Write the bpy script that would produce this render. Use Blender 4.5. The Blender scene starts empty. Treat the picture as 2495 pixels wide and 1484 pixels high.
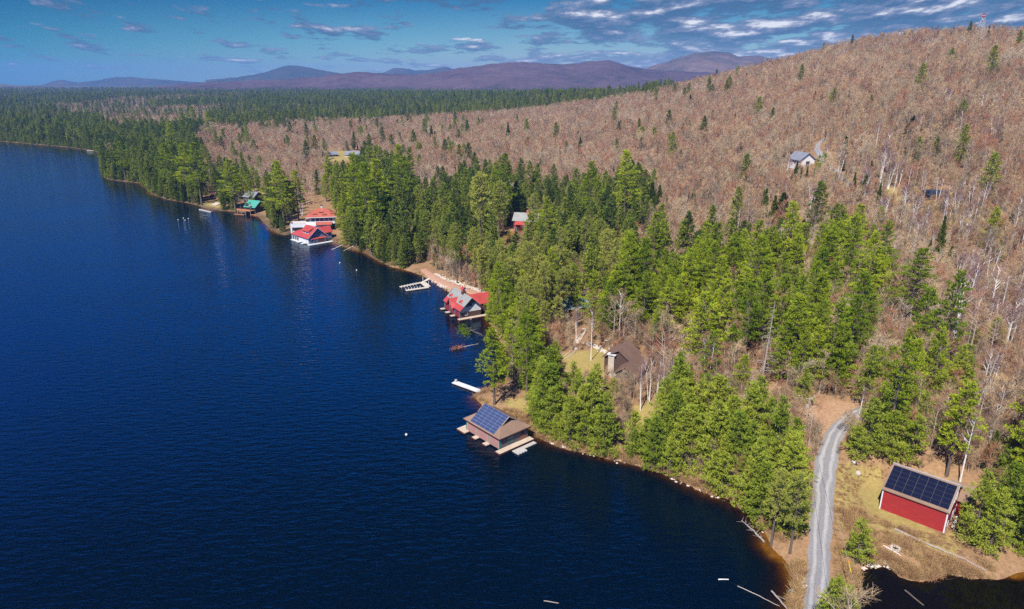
import bpy, math, random
import numpy as np
from mathutils import Vector
PI = math.pi
R = math.radians
random.seed(7)
RNG = np.random.default_rng(11)
S = bpy.context.scene
COL = S.collection

# ------------------------------------------------------------------ camera
CAM_H = 88.0
PITCH = R(18.2)
W, HH = 2495.0, 1484.0            # picture units used for surveying the photograph
F = W * 24.0 / 36.0
CP, SP = math.cos(PITCH), math.sin(PITCH)
cam_data = bpy.data.cameras.new('camera')
cam = bpy.data.objects.new('camera', cam_data)
COL.objects.link(cam)
cam.location = (0, 0, CAM_H)
cam.rotation_euler = (PI / 2 - PITCH, 0, 0)
cam_data.lens = 24.0
cam_data.sensor_width = 36.0
cam_data.clip_start = 1.0
cam_data.clip_end = 60000.0
S.camera = cam

def ray(px, py):
    u = (px - W / 2) / F
    v = (py - HH / 2) / F
    return u, CP - v * SP, -SP - v * CP

def project(x, y, z):
    dz = z - CAM_H
    depth = y * CP - dz * SP
    up = y * SP + dz * CP
    depth = np.maximum(depth, 1e-3)
    return W / 2 + F * x / depth, HH / 2 - F * up / depth

def at(px, py, z=0.0):
    dx, dy, dz = ray(px, py)
    k = (z - CAM_H) / dz
    return np.array([dx * k, dy * k, z])

# ------------------------------------------------------------------ shoreline survey
SHORE_PX = [(1960, 1700), (1925, 1484), (1932, 1440), (1930, 1395), (1915, 1365), (1885, 1335), (1868, 1300), (1835, 1262),
            (1800, 1234), (1768, 1214), (1700, 1195), (1655, 1170), (1600, 1148), (1540, 1130), (1480, 1117), (1440, 1105),
            (1395, 1098), (1345, 1083), (1310, 1064), (1290, 1042), (1262, 1022), (1225, 1012), (1190, 1003), (1172, 985),
            (1157, 968), (1168, 958), (1192, 950), (1222, 932), (1258, 905), (1272, 885), (1262, 868), (1243, 855),
            (1222, 835), (1208, 812), (1196, 790), (1184, 768), (1176, 745), (1150, 728), (1100, 716), (1078, 700), (1052, 684), (1025, 670), (990, 658), (955, 650), (930, 640),
            (905, 625), (880, 612), (845, 603), (818, 594), (800, 578), (780, 565), (740, 556), (715, 567), (695, 573), (677, 568),
            (660, 558), (645, 545), (630, 528), (600, 519), (565, 515), (540, 513), (505, 510), (480, 500), (450, 493),
            (405, 486), (370, 472), (342, 446), (300, 442), (262, 437), (250, 428), (247, 400), (243, 372), (215, 365),
            (150, 357), (80, 351), (0, 344), (-150, 332), (-400, 322)]
POND_PX = [(2080, 1700), (2080, 1484), (2084, 1440), (2094, 1386), (2125, 1378), (2155, 1376), (2175, 1388), (2188, 1405), (2215, 1414),
           (2245, 1420), (2278, 1413), (2300, 1396), (2330, 1402), (2370, 1410), (2430, 1412), (2495, 1392), (2620, 1372), (2800, 1480), (2700, 1700)]
lake_xy = [tuple(at(a, b)[:2]) for a, b in SHORE_PX]
lake_poly = np.array(lake_xy + [(-1500, 1150), (-2500, 600), (-2500, -400), (lake_xy[0][0], -400)])
pond_poly = np.array([tuple(at(a, b)[:2]) for a, b in POND_PX])

def inside(poly, x, y):
    r = np.zeros(x.shape, bool)
    n = len(poly)
    j = n - 1
    for i in range(n):
        xi, yi = poly[i]; xj, yj = poly[j]
        if yi != yj:
            c = ((yi > y) != (yj > y)) & (x < (xj - xi) * (y - yi) / (yj - yi) + xi)
            r ^= c
        j = i
    return r

def segdist(poly, x, y):
    d = np.full(x.shape, 1e18)
    n = len(poly)
    for i in range(n):
        ax, ay = poly[i]; bx, by = poly[(i + 1) % n]
        vx, vy = bx - ax, by - ay
        L = vx * vx + vy * vy + 1e-9
        t = np.clip(((x - ax) * vx + (y - ay) * vy) / L, 0, 1)
        dd = (x - ax - t * vx) ** 2 + (y - ay - t * vy) ** 2
        np.minimum(d, dd, out=d)
    return np.sqrt(d)

# cheap value noise, the same everywhere in the script
_tab = np.random.default_rng(5).random(4096)
def vnoise(x, y):
    xi = np.floor(x).astype(int); yi = np.floor(y).astype(int)
    fx = x - xi; fy = y - yi
    fx = fx * fx * (3 - 2 * fx); fy = fy * fy * (3 - 2 * fy)
    def h(a, b): return _tab[(a * 374761 + b * 668265 + a * b * 31) % 4096]
    return (h(xi, yi) * (1 - fx) + h(xi + 1, yi) * fx) * (1 - fy) + (h(xi, yi + 1) * (1 - fx) + h(xi + 1, yi + 1) * fx) * fy
def fbm(x, y, o=4):
    s = 0; a = 0.5
    for k in range(o):
        s = s + a * (vnoise(x * 2 ** k + 17 * k, y * 2 ** k + 31 * k) - 0.5)
        a *= 0.5
    return s

U_T = [-1.2, -0.75, -0.40, -0.15, -0.03, 0.152, 0.24, 0.356, 0.453, 0.543, 0.66, 0.705, 0.76, 0.9]
YR_T = [2600, 2600, 2500, 2300, 2000, 1500, 1280, 1080, 950, 870, 810, 800, 800, 800]
ZR_T = [14, 14, 17, 23, 31, 50, 69, 101, 122, 129, 131, 127, 110, 92]

PADS = [(86.5, 124.5, 9.0, 17.0, 1.25)]
def shore_dist(x, y):
    """positive on land, negative in water"""
    dl = segdist(lake_poly, x, y)
    dl = np.where(inside(lake_poly, x, y), -dl, dl)
    dp = segdist(pond_poly, x, y)
    dp = np.where(inside(pond_poly, x, y), -dp, dp)
    wob = 0.9 * fbm(x * 0.25, y * 0.25, 3)
    return np.minimum(dl, dp) + wob

def height(x, y):
    x = np.asarray(x, float); y = np.asarray(y, float)
    d = shore_dist(x, y)
    yy = np.maximum(y, 40.0)
    u = x / yy
    yr = np.interp(u, U_T, YR_T); zr = np.interp(u, U_T, ZR_T)
    dp = np.maximum(d, 0)
    t = dp / (dp + np.maximum(yr - y, 0) + 1e-6)
    t = np.where(y >= yr, 1.0, t)
    hill = zr * t ** 1.1
    back = np.maximum(y - yr, 0)
    far = 16.0 + 6.0 * vnoise(x / 900.0, y / 900.0)
    hill = np.where(back > 0, far + (hill - far) * np.exp(-(back / 620.0) ** 1.6), hill)
    bank = 1.1 * (1 - np.exp(-dp / 2.2)) + 0.9 * (1 - np.exp(-dp / 25.0))
    rough = np.clip(dp / 60.0, 0, 1) * (10.0 * fbm(x / 130.0, y / 130.0, 4) + 2.0 * fbm(x / 22.0, y / 22.0, 3))
    bed = -0.08 - np.minimum(-np.minimum(d, 0), 1) * 0.15 - 0.17 * np.maximum(-d - 0.5, 0) ** 1.0
    bed = np.maximum(bed, -6.0)
    land = bank + hill + rough
    for bx, by, r0, r1, z in PADS:
        q = np.clip((r1 - np.hypot(x - bx, y - by)) / (r1 - r0), 0, 1); q = q * q * (3 - 2 * q)
        land = land * (1 - q) + np.minimum(z, land + 3) * q
    return np.where(d > 0, land, bed)

def hgt(x, y):
    return float(height(np.array([x]), np.array([y]))[0])

def on(px, py):
    """the point of the ground (or the water level) seen at this place in the photograph"""
    dx, dy, dz = ray(px, py)
    ts = np.geomspace(60, 3000, 900)
    X = dx * ts; Y = dy * ts; Z = CAM_H + dz * ts
    G = np.maximum(height(X, Y), 0.0)
    k = np.argmax(Z <= G)
    if Z[k] > G[k]: k = len(ts) - 1
    a, b = ts[max(k - 1, 0)], ts[k]
    for _ in range(14):
        m = 0.5 * (a + b)
        if CAM_H + dz * m <= max(hgt(dx * m, dy * m), 0.0): b = m
        else: a = m
    return np.array([dx * b, dy * b, max(hgt(dx * b, dy * b), 0.0)])

def inpoly_px(poly, px, py):
    return inside(np.array(poly, float), px, py)

# ------------------------------------------------------------------ object helpers
def tag(o, label=None, cat=None, group=None, kind=None):
    if label: o['label'] = label
    if cat: o['category'] = cat
    if group: o['group'] = group
    if kind: o['kind'] = kind
    return o

def thing(name, label, cat, loc=(0, 0, 0), rz=0.0, group=None):
    o = bpy.data.objects.new(name, None)
    o.empty_display_size = 1.0
    COL.objects.link(o)
    o.location = loc
    o.rotation_euler = (0, 0, rz)
    return tag(o, label, cat, group)

class MB:
    """collects polygons, linked as ONE mesh object"""
    def __init__(self): self.v = []; self.f = []; self.m = []; self.mi = 0
    def add(self, verts, faces):
        n = len(self.v)
        self.v.extend([tuple(map(float, p)) for p in verts])
        for q in faces:
            self.f.append(tuple(i + n for i in q)); self.m.append(self.mi)
        return self
    def box(self, x0, y0, z0, x1, y1, z1):
        v = [(x0, y0, z0), (x1, y0, z0), (x1, y1, z0), (x0, y1, z0), (x0, y0, z1), (x1, y0, z1), (x1, y1, z1), (x0, y1, z1)]
        return self.add(v, [(3, 2, 1, 0), (4, 5, 6, 7), (0, 1, 5, 4), (1, 2, 6, 5), (2, 3, 7, 6), (3, 0, 4, 7)])
    def slab(self, top, t):
        """a sheet given by its upper outline, t thick downwards"""
        n = len(top)
        low = [(p[0], p[1], p[2] - t) for p in top]
        f = [tuple(range(n)), tuple(range(2 * n - 1, n - 1, -1))]
        for i in range(n):
            j = (i + 1) % n
            f.append((i, n + i, n + j, j))
        return self.add(list(top) + low, f)
    def prism(self, pts, axis, a, b):
        """outline pts (2-D) swept along axis 0 (x) or 1 (y) from a to b"""
        n = len(pts)
        def put(q, c): return (c, q[0], q[1]) if axis == 0 else (q[0], c, q[1])
        v = [put(q, a) for q in pts] + [put(q, b) for q in pts]
        f = [tuple(range(n)), tuple(range(2 * n - 1, n - 1, -1))]
        for i in range(n):
            j = (i + 1) % n
            f.append((i, n + i, n + j, j))
        return self.add(v, f)
    def tube(self, pts, radii, sides=6, cap=True):
        pts = [np.array(p, float) for p in pts]
        n = len(pts); vs = []; fs = []
        for i, p in enumerate(pts):
            d = pts[min(i + 1, n - 1)] - pts[max(i - 1, 0)]
            d = d / (np.linalg.norm(d) + 1e-9)
            a = np.cross(d, (0, 0, 1.0)) if abs(d[2]) < 0.9 else np.cross(d, (1.0, 0, 0))
            a = a / (np.linalg.norm(a) + 1e-9); b = np.cross(d, a)
            for k in range(sides):
                w = 2 * PI * k / sides
                vs.append(p + radii[i] * (math.cos(w) * a + math.sin(w) * b))
        for i in range(n - 1):
            for k in range(sides):
                l = (k + 1) % sides
                fs.append((i * sides + k, i * sides + l, (i + 1) * sides + l, (i + 1) * sides + k))
        if cap:
            fs.append(tuple(range(sides))[::-1]); fs.append(tuple((n - 1) * sides + k for k in range(sides)))
        return self.add(vs, fs)
    def bar(self, p, q, r, sides=4): return self.tube([p, q], [r, r], sides)
    def build(self, name, mats, parent=None, smooth=False):
        me = bpy.data.meshes.new(name)
        me.from_pydata(self.v, [], self.f)
        for m in (mats if isinstance(mats, (list, tuple)) else [mats]): me.materials.append(m)
        if any(self.m): me.polygons.foreach_set('material_index', self.m)
        if smooth: me.polygons.foreach_set('use_smooth', [True] * len(me.polygons))
        import bmesh
        bm = bmesh.new(); bm.from_mesh(me); bmesh.ops.recalc_face_normals(bm, faces=bm.faces); bm.to_mesh(me); bm.free()
        o = bpy.data.objects.new(name, me)
        COL.objects.link(o)
        if parent: o.parent = parent
        return o

def quad_mesh(name, V, mats, fmat=None):
    """V: (n,4,3) quads"""
    n = len(V)
    me = bpy.data.meshes.new(name)
    me.vertices.add(n * 4); me.vertices.foreach_set('co', V.reshape(-1).astype(np.float32))
    me.loops.add(n * 4); me.loops.foreach_set('vertex_index', np.arange(n * 4, dtype=np.int32))
    me.polygons.add(n); me.polygons.foreach_set('loop_start', np.arange(0, n * 4, 4, dtype=np.int32))
    for m in mats: me.materials.append(m)
    if fmat is not None: me.polygons.foreach_set('material_index', fmat.astype(np.int32))
    me.update(calc_edges=True)
    return me

# ------------------------------------------------------------------ materials
class NT:
    def __init__(self, name):
        self.m = bpy.data.materials.new(name); self.m.use_nodes = True
        self.t = self.m.node_tree; self.t.nodes.clear()
    def n(self, kind, **kw):
        o = self.t.nodes.new(kind)
        for k, v in kw.items():
            if k.startswith('i_'): o.inputs[k[2:].replace('_', ' ')].default_value = v
            else: setattr(o, k, v)
        return o
    def l(self, a, b): self.t.links.new(a, b)

def ramp(nt, fac, stops):
    r = nt.n('ShaderNodeValToRGB')
    e = r.color_ramp.elements
    while len(e) < len(stops): e.new(0.5)
    for k, (p, c) in enumerate(stops):
        e[k].position = p; e[k].color = (*c, 1) if len(c) == 3 else c
    nt.l(fac, r.inputs['Fac'])
    return r.outputs['Color']

def mixc(nt, fac, a, b, mode='MIX'):
    m = nt.n('ShaderNodeMix', data_type='RGBA', blend_type=mode)
    for s, v in ((0, fac), (6, a), (7, b)):
        if hasattr(v, 'is_linked'): nt.l(v, m.inputs[s])
        elif s == 0: m.inputs[0].default_value = v
        else: m.inputs[s].default_value = (*v, 1)
    return m.outputs[2]

def math_(nt, op, a, b=None, clamp=False):
    m = nt.n('ShaderNodeMath', operation=op, use_clamp=clamp)
    for i, v in enumerate((a, b)):
        if v is None: continue
        if hasattr(v, 'is_linked'): nt.l(v, m.inputs[i])
        else: m.inputs[i].default_value = v
    return m.outputs[0]

def noise(nt, scale, detail=3, coord=None, rough=0.55):
    n = nt.n('ShaderNodeTexNoise'); n.inputs['Scale'].default_value = scale; n.inputs['Detail'].default_value = detail
    n.inputs['Roughness'].default_value = rough
    if coord is not None: nt.l(coord, n.inputs['Vector'])
    return n.outputs['Fac']

def pos(nt): return nt.n('ShaderNodeNewGeometry').outputs['Position']
def objco(nt): return nt.n('ShaderNodeTexCoord').outputs['Object']

def paint(name, col, col2=None, scale=2.0, rough=0.7, bump=0.0, stretch=None, spec=0.3):
    """weathered paint, wood or roofing: two tones mixed by noise in the object's own space"""
    nt = NT(name)
    co = objco(nt)
    if stretch:
        mp = nt.n('ShaderNodeMapping'); mp.inputs['Scale'].default_value = stretch; nt.l(co, mp.inputs['Vector']); co = mp.outputs['Vector']
    f = noise(nt, scale, 4, co)
    f2 = math_(nt, 'MULTIPLY_ADD', f, 2.4); f2.node.inputs[2].default_value = -0.7; f2.node.use_clamp = True
    c = mixc(nt, f2, col, col2 or tuple(x * 0.72 for x in col))
    b = nt.n('ShaderNodeBsdfPrincipled'); nt.l(c, b.inputs['Base Color'])
    b.inputs['Roughness'].default_value = rough; b.inputs['Specular IOR Level'].default_value = spec
    if bump:
        bp = nt.n('ShaderNodeBump'); bp.inputs['Strength'].default_value = bump; bp.inputs['Distance'].default_value = 0.05
        nt.l(f, bp.inputs['Height']); nt.l(bp.outputs[0], b.inputs['Normal'])
    o = nt.n('ShaderNodeOutputMaterial'); nt.l(b.outputs[0], o.inputs[0])
    return nt.m

def clapboard(name, col, pitch=0.18, depth=0.5):
    """boards laid along the wall: pattern in height only"""
    nt = NT(name); co = objco(nt)
    sx = nt.n('ShaderNodeSeparateXYZ'); nt.l(co, sx.inputs[0])
    w = math_(nt, 'FRACT', math_(nt, 'DIVIDE', sx.outputs[2], pitch))
    line = math_(nt, 'LESS_THAN', w, 0.16)
    mp = nt.n('ShaderNodeMapping'); mp.inputs['Scale'].default_value = (0.35, 0.35, 4.0); nt.l(co, mp.inputs['Vector'])
    f = noise(nt, 1.6, 5, mp.outputs['Vector'], 0.7)
    fr = ramp(nt, f, [(0.3, tuple(c * 0.72 for c in col)), (0.55, col), (0.78, tuple(min(1, c * 1.25 + 0.02) for c in col))])
    c = mixc(nt, math_(nt, 'MULTIPLY', line, depth), fr, tuple(x * 0.35 for x in col))
    b = nt.n('ShaderNodeBsdfPrincipled'); nt.l(c, b.inputs['Base Color']); b.inputs['Roughness'].default_value = 0.75
    b.inputs['Specular IOR Level'].default_value = 0.2
    o = nt.n('ShaderNodeOutputMaterial'); nt.l(b.outputs[0], o.inputs[0])
    return nt.m

def shingle(name, col, spread=0.35, rough=0.9):
    nt = NT(name); co = objco(nt)
    f = noise(nt, 3.0, 5, co, 0.75); g = noise(nt, 0.35, 3, co)
    c = ramp(nt, f, [(0.25, tuple(x * (1 - spread) for x in col)), (0.5, col), (0.75, tuple(min(1, x * (1 + spread)) for x in col))])
    c = mixc(nt, 0.45, c, ramp(nt, g, [(0.3, tuple(x * 0.7 for x in col)), (0.7, tuple(x * 1.25 for x in col))]))
    sx = nt.n('ShaderNodeSeparateXYZ'); nt.l(co, sx.inputs[0])
    w = math_(nt, 'LESS_THAN', math_(nt, 'FRACT', math_(nt, 'DIVIDE', sx.outputs[2], 0.16)), 0.2)
    c = mixc(nt, math_(nt, 'MULTIPLY', w, 0.35), c, tuple(x * 0.4 for x in col))
    b = nt.n('ShaderNodeBsdfPrincipled'); nt.l(c, b.inputs['Base Color']); b.inputs['Roughness'].default_value = rough
    b.inputs['Specular IOR Level'].default_value = 0.15
    o = nt.n('ShaderNodeOutputMaterial'); nt.l(b.outputs[0], o.inputs[0])
    return nt.m

def needles(name, a, b, transl=0.35, extra=None):
    """foliage: colour differs from tree to tree and from clump to clump"""
    nt = NT(name)
    info = nt.n('ShaderNodeObjectInfo')
    f = noise(nt, 0.55, 2, objco(nt))
    k = math_(nt, 'ADD', math_(nt, 'MULTIPLY', info.outputs['Random'], 0.85), math_(nt, 'MULTIPLY', f, 0.8))
    k = math_(nt, 'SUBTRACT', k, 0.32, True)
    c = mixc(nt, k, a, b)
    if extra: c = mixc(nt, math_(nt, 'GREATER_THAN', info.outputs['Random'], 0.86), c, extra)
    d = nt.n('ShaderNodeBsdfDiffuse'); nt.l(c, d.inputs[0])
    t = nt.n('ShaderNodeBsdfTranslucent'); nt.l(c, t.inputs[0])
    m = nt.n('ShaderNodeMixShader'); m.inputs[0].default_value = transl
    nt.l(d.outputs[0], m.inputs[1]); nt.l(t.outputs[0], m.inputs[2])
    o = nt.n('ShaderNodeOutputMaterial'); nt.l(m.outputs[0], o.inputs[0])
    return nt.m

def twigs(name, stops, wood=None):
    nt = NT(name)
    info = nt.n('ShaderNodeObjectInfo')
    big = noise(nt, 0.012, 3, info.outputs['Location'])
    k = math_(nt, 'ADD', math_(nt, 'MULTIPLY', info.outputs['Random'], 0.7), math_(nt, 'MULTIPLY', big, 0.9))
    k = math_(nt, 'SUBTRACT', k, 0.30, True)
    c = ramp(nt, k, stops)
    d = nt.n('ShaderNodeBsdfDiffuse'); nt.l(c, d.inputs[0])
    o = nt.n('ShaderNodeOutputMaterial'); nt.l(d.outputs[0], o.inputs[0])
    return nt.m

M = {}
M['pine'] = needles('pine_needles', (0.15, 0.225, 0.018), (0.4, 0.45, 0.032), 0.32)
M['young'] = needles('young_pine_needles', (0.2, 0.275, 0.03), (0.4, 0.43, 0.055), 0.34)
M['red_pine'] = needles('red_pine_needles', (0.22, 0.25, 0.045), (0.43, 0.42, 0.085), 0.3)
M['spruce'] = needles('spruce_needles', (0.036, 0.075, 0.014), (0.115, 0.15, 0.018), 0.25)
M['far_needles'] = needles('far_needles', (0.055, 0.105, 0.024), (0.3, 0.34, 0.05), 0.3)
M['bark'] = paint('grey_bark', (0.16, 0.125, 0.10), (0.10, 0.075, 0.06), 3.0, 0.95, stretch=(2, 2, 0.4), spec=0.1)
M['grey_wood'] = paint('bare_wood', (0.46, 0.39, 0.335), (0.33, 0.27, 0.225), 2.0, 0.95, stretch=(2, 2, 0.4), spec=0.1)
M['birch'] = paint('birch_bark', (0.80, 0.77, 0.73), (0.52, 0.48, 0.45), 2.5, 0.8, stretch=(1, 1, 3), spec=0.1)
M['dead'] = paint('dead_wood', (0.36, 0.31, 0.27), (0.22, 0.18, 0.15), 2.0, 0.9, stretch=(2, 2, 0.5), spec=0.1)
M['twig'] = twigs('bare_twigs', [(0.0, (0.108, 0.075, 0.052)), (0.13, (0.175, 0.125, 0.086)), (0.26, (0.371, 0.165, 0.095)), (0.42, (0.371, 0.250, 0.146)), (0.58, (0.247, 0.195, 0.133)), (0.72, (0.515, 0.360, 0.202)), (0.86, (0.412, 0.335, 0.232)), (1.0, (0.618, 0.500, 0.344))])
M['birch_twig'] = twigs('birch_twigs', [(0.0, (0.21, 0.115, 0.10)), (1.0, (0.28, 0.17, 0.14))])
M['brush'] = twigs('dry_brush', [(0.0, (0.30, 0.18, 0.09)), (0.4, (0.42, 0.28, 0.13)), (0.7, (0.28, 0.155, 0.085)), (1.0, (0.50, 0.37, 0.18))])
M['dead_needle'] = needles('dead_red_needles', (0.30, 0.10, 0.05), (0.36, 0.16, 0.08), 0.2)
# ------------------------------------------------------------------ ground sheet
LAWNS = [  # dry grass in front of and round the buildings (outlines surveyed on the ground)
    [(1330, 905), (1370, 862), (1470, 850), (1500, 870), (1470, 930), (1400, 940)],
    [(1225, 985), (1240, 970), (1300, 975), (1330, 1010), (1310, 1050), (1262, 1018)],
    [(1530, 985), (1610, 985), (1600, 1040), (1560, 1110), (1535, 1090)],
    [(2040, 1130), (2150, 1150), (2160, 1230), (2300, 1310), (2350, 1290), (2400, 1300), (2330, 1360), (2200, 1310), (2120, 1280), (2040, 1290)],
    [(1195, 600), (1262, 556), (1270, 600), (1215, 625)],
    [(595, 500), (600, 462), (660, 455), (665, 520)],
    [(488, 504), (490, 490), (535, 488), (535, 508)],
    [(800, 392), (800, 368), (870, 368), (870, 392)],
    [(2130, 500), (2150, 455), (2330, 470), (2480, 540), (2300, 560)],
]
lawn_world = [np.array([on(a, b)[:2] for a, b in p]) for p in LAWNS]
DIRT_PX = [(1948, 1015), (1960, 985), (2020, 975), (2100, 985), (2085, 1010), (2035, 1030), (2005, 1060), (1985, 1060)]
dirt_world = np.array([on(a, b)[:2] for a, b in DIRT_PX])

def polar(n_r, n_a, r0, r1, a0, a1):
    r = np.geomspace(r0, r1, n_r); a = np.linspace(R(a0), R(a1), n_a)
    RR, AA = np.meshgrid(r, a, indexing='ij')
    return RR * np.sin(AA), RR * np.cos(AA)

def grid_mesh(name, X, Y, Z, mask=None):
    nr, na = X.shape
    idx = np.arange(nr * na).reshape(nr, na)
    q = np.stack([idx[:-1, :-1], idx[:-1, 1:], idx[1:, 1:], idx[1:, :-1]], -1).reshape(-1, 4)
    if mask is not None:
        mk = mask.reshape(-1)
        q = q[mk[q].any(1)]
    used = np.unique(q); rem = np.full(nr * na, -1); rem[used] = np.arange(len(used)); q = rem[q]
    co = np.stack([X, Y, Z], -1).reshape(-1, 3)[used]
    me = bpy.data.meshes.new(name)
    me.vertices.add(len(co)); me.vertices.foreach_set('co', co.reshape(-1).astype(np.float32))
    me.loops.add(len(q) * 4); me.loops.foreach_set('vertex_index', q.reshape(-1).astype(np.int32))
    me.polygons.add(len(q)); me.polygons.foreach_set('loop_start', np.arange(0, len(q) * 4, 4, dtype=np.int32))
    me.polygons.foreach_set('use_smooth', np.ones(len(q), bool))
    me.update(calc_edges=True)
    return me, used

def attr(me, name, val):
    a = me.attributes.new(name, 'FLOAT', 'POINT'); a.data.foreach_set('value', val.astype(np.float32))

GX, GY = polar(620, 560, 55, 12000, -56, 56)
GZ = height(GX, GY)
gm, used = grid_mesh('ground', GX, GY, GZ)
gx, gy, gz = GX.reshape(-1)[used], GY.reshape(-1)[used], GZ.reshape(-1)[used]
wx, wy = gx + 3 * fbm(gx / 6, gy / 6), gy + 3 * fbm(gx / 6 + 50, gy / 6)
lw = np.zeros(len(gx))
near = (gy < 900)
for p in lawn_world:
    k = near & inside(p, wx, wy); lw[k] = 1.0
dw = np.zeros(len(gx)); dw[near & inside(dirt_world, wx, wy)] = 1.0
gd = shore_dist(gx, gy); attr(gm, 'bank', np.where(gy > 330, np.clip((5.0 - gd) / 3.0, 0, 1), 0)); attr(gm, 'lawn', lw); attr(gm, 'dirt', dw)

nt = NT('forest_floor')
P = pos(nt)
f1 = noise(nt, 0.12, 5, P, 0.7); f2 = noise(nt, 1.3, 4, P, 0.7); f3 = noise(nt, 0.02, 3, P)
litter = ramp(nt, f1, [(0.25, (0.12, 0.075, 0.042)), (0.45, (0.23, 0.135, 0.072)), (0.6, (0.30, 0.18, 0.095)), (0.8, (0.20, 0.145, 0.075))])
litter = mixc(nt, 0.5, litter, ramp(nt, f2, [(0.3, (0.12, 0.07, 0.04)), (0.55, (0.30, 0.18, 0.095)), (0.75, (0.42, 0.27, 0.15))]))
grass = ramp(nt, f2, [(0.25, (0.20, 0.150, 0.055)), (0.5, (0.34, 0.245, 0.095)), (0.7, (0.44, 0.33, 0.14))])
green = ramp(nt, f1, [(0.45, (0.27, 0.22, 0.07)), (0.62, (0.17, 0.18, 0.045))])
grass = mixc(nt, 0.4, grass, green)
dirt = ramp(nt, f2, [(0.3, (0.26, 0.15, 0.085)), (0.7, (0.40, 0.255, 0.155))])
al = nt.n('ShaderNodeAttribute', attribute_name='lawn'); ad = nt.n('ShaderNodeAttribute', attribute_name='dirt')
c = mixc(nt, al.outputs['Fac'], litter, grass)
c = mixc(nt, ad.outputs['Fac'], c, dirt)
ab = nt.n('ShaderNodeAttribute', attribute_name='bank')
c = mixc(nt, math_(nt, 'MULTIPLY', ab.outputs['Fac'], 0.85), c, ramp(nt, f1, [(0.3, (0.055, 0.042, 0.026)), (0.7, (0.12, 0.085, 0.05))]))
sx = nt.n('ShaderNodeSeparateXYZ'); nt.l(P, sx.inputs[0])
below = math_(nt, 'LESS_THAN', sx.outputs[2], -0.02)
bedc = ramp(nt, noise(nt, 0.5, 4, P), [(0.3, (0.105, 0.060, 0.020)), (0.7, (0.25, 0.155, 0.050))])
c = mixc(nt, below, c, bedc)
fard = math_(nt, 'GREATER_THAN', sx.outputs[1], 1700.0)
farc = ramp(nt, noise(nt, 0.004, 4, P, 0.7), [(0.40, (0.030, 0.055, 0.018)), (0.52, (0.045, 0.070, 0.022)), (0.60, (0.17, 0.115, 0.085))])
c = mixc(nt, fard, c, farc)
b = nt.n('ShaderNodeBsdfPrincipled'); nt.l(c, b.inputs['Base Color']); b.inputs['Roughness'].default_value = 0.95; b.inputs['Specular IOR Level'].default_value = 0.1
bp = nt.n('ShaderNodeBump'); bp.inputs['Strength'].default_value = 0.5; bp.inputs['Distance'].default_value = 0.25
nt.l(f2, bp.inputs['Height']); nt.l(bp.outputs[0], b.inputs['Normal'])
o = nt.n('ShaderNodeOutputMaterial'); nt.l(b.outputs[0], o.inputs[0])
gm.materials.append(nt.m)
ground = bpy.data.objects.new('ground', gm); COL.objects.link(ground)
tag(ground, 'forest floor of brown leaf litter with dry grass clearings', 'ground', kind='structure')

# ------------------------------------------------------------------ water
def water_material(name, deep, dens):
    nt = NT(name)
    P = pos(nt)
    mp = nt.n('ShaderNodeMapping'); mp.inputs['Rotation'].default_value = (0, 0, R(-24)); mp.inputs['Scale'].default_value = (0.42, 1.0, 1.0)
    nt.l(P, mp.inputs['Vector'])
    n1 = noise(nt, 0.62, 3, mp.outputs['Vector'], 0.55)
    mp2 = nt.n('ShaderNodeMapping'); mp2.inputs['Rotation'].default_value = (0, 0, R(-8)); mp2.inputs['Scale'].default_value = (0.35, 1.0, 1.0)
    nt.l(P, mp2.inputs['Vector'])
    n2 = noise(nt, 1.5, 2, mp2.outputs['Vector'], 0.5)
    gust = ramp(nt, noise(nt, 0.012, 3, P), [(0.3, (0.55,) * 3), (0.7, (1.0,) * 3)])
    h = math_(nt, 'ADD', n1, math_(nt, 'MULTIPLY', n2, 0.35))
    h = math_(nt, 'MULTIPLY', h, gust)
    at_ = nt.n('ShaderNodeAttribute', attribute_name='calm')
    h = math_(nt, 'MULTIPLY', h, at_.outputs['Fac'])
    bp = nt.n('ShaderNodeBump'); bp.inputs['Strength'].default_value = 1.0; bp.inputs['Distance'].default_value = 0.30
    nt.l(h, bp.inputs['Height'])
    dep = nt.n('ShaderNodeAttribute', attribute_name='depth')
    fr = nt.n('ShaderNodeFresnel'); fr.inputs['IOR'].default_value = 1.333; nt.l(bp.outputs[0], fr.inputs['Normal'])
    gl = nt.n('ShaderNodeBsdfGlossy'); gl.inputs['Roughness'].default_value = 0.03; nt.l(bp.outputs[0], gl.inputs['Normal'])
    gl.inputs['Color'].default_value = (0.80, 0.92, 1.0, 1)
    di = nt.n('ShaderNodeBsdfDiffuse'); nt.l(bp.outputs[0], di.inputs['Normal'])
    di.inputs['Color'].default_value = (*deep, 1)
    tr = nt.n('ShaderNodeBsdfTransparent')
    trc = ramp(nt, dep.outputs['Fac'], [(0.0, (0.85, 0.70, 0.45)), (0.4, (0.52, 0.36, 0.14)), (1.0, (0.12, 0.065, 0.018))])
    nt.l(trc, tr.inputs[0])
    body = nt.n('ShaderNodeMixShader')
    nt.l(math_(nt, 'MULTIPLY', dep.outputs['Fac'], dens, True), body.inputs[0])
    nt.l(tr.outputs[0], body.inputs[1]); nt.l(di.outputs[0], body.inputs[2])
    sf = nt.n('ShaderNodeMixShader'); nt.l(fr.outputs[0], sf.inputs[0]); nt.l(body.outputs[0], sf.inputs[1]); nt.l(gl.outputs[0], sf.inputs[2])
    o = nt.n('ShaderNodeOutputMaterial'); nt.l(sf.outputs[0], o.inputs[0])
    return nt.m

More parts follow.
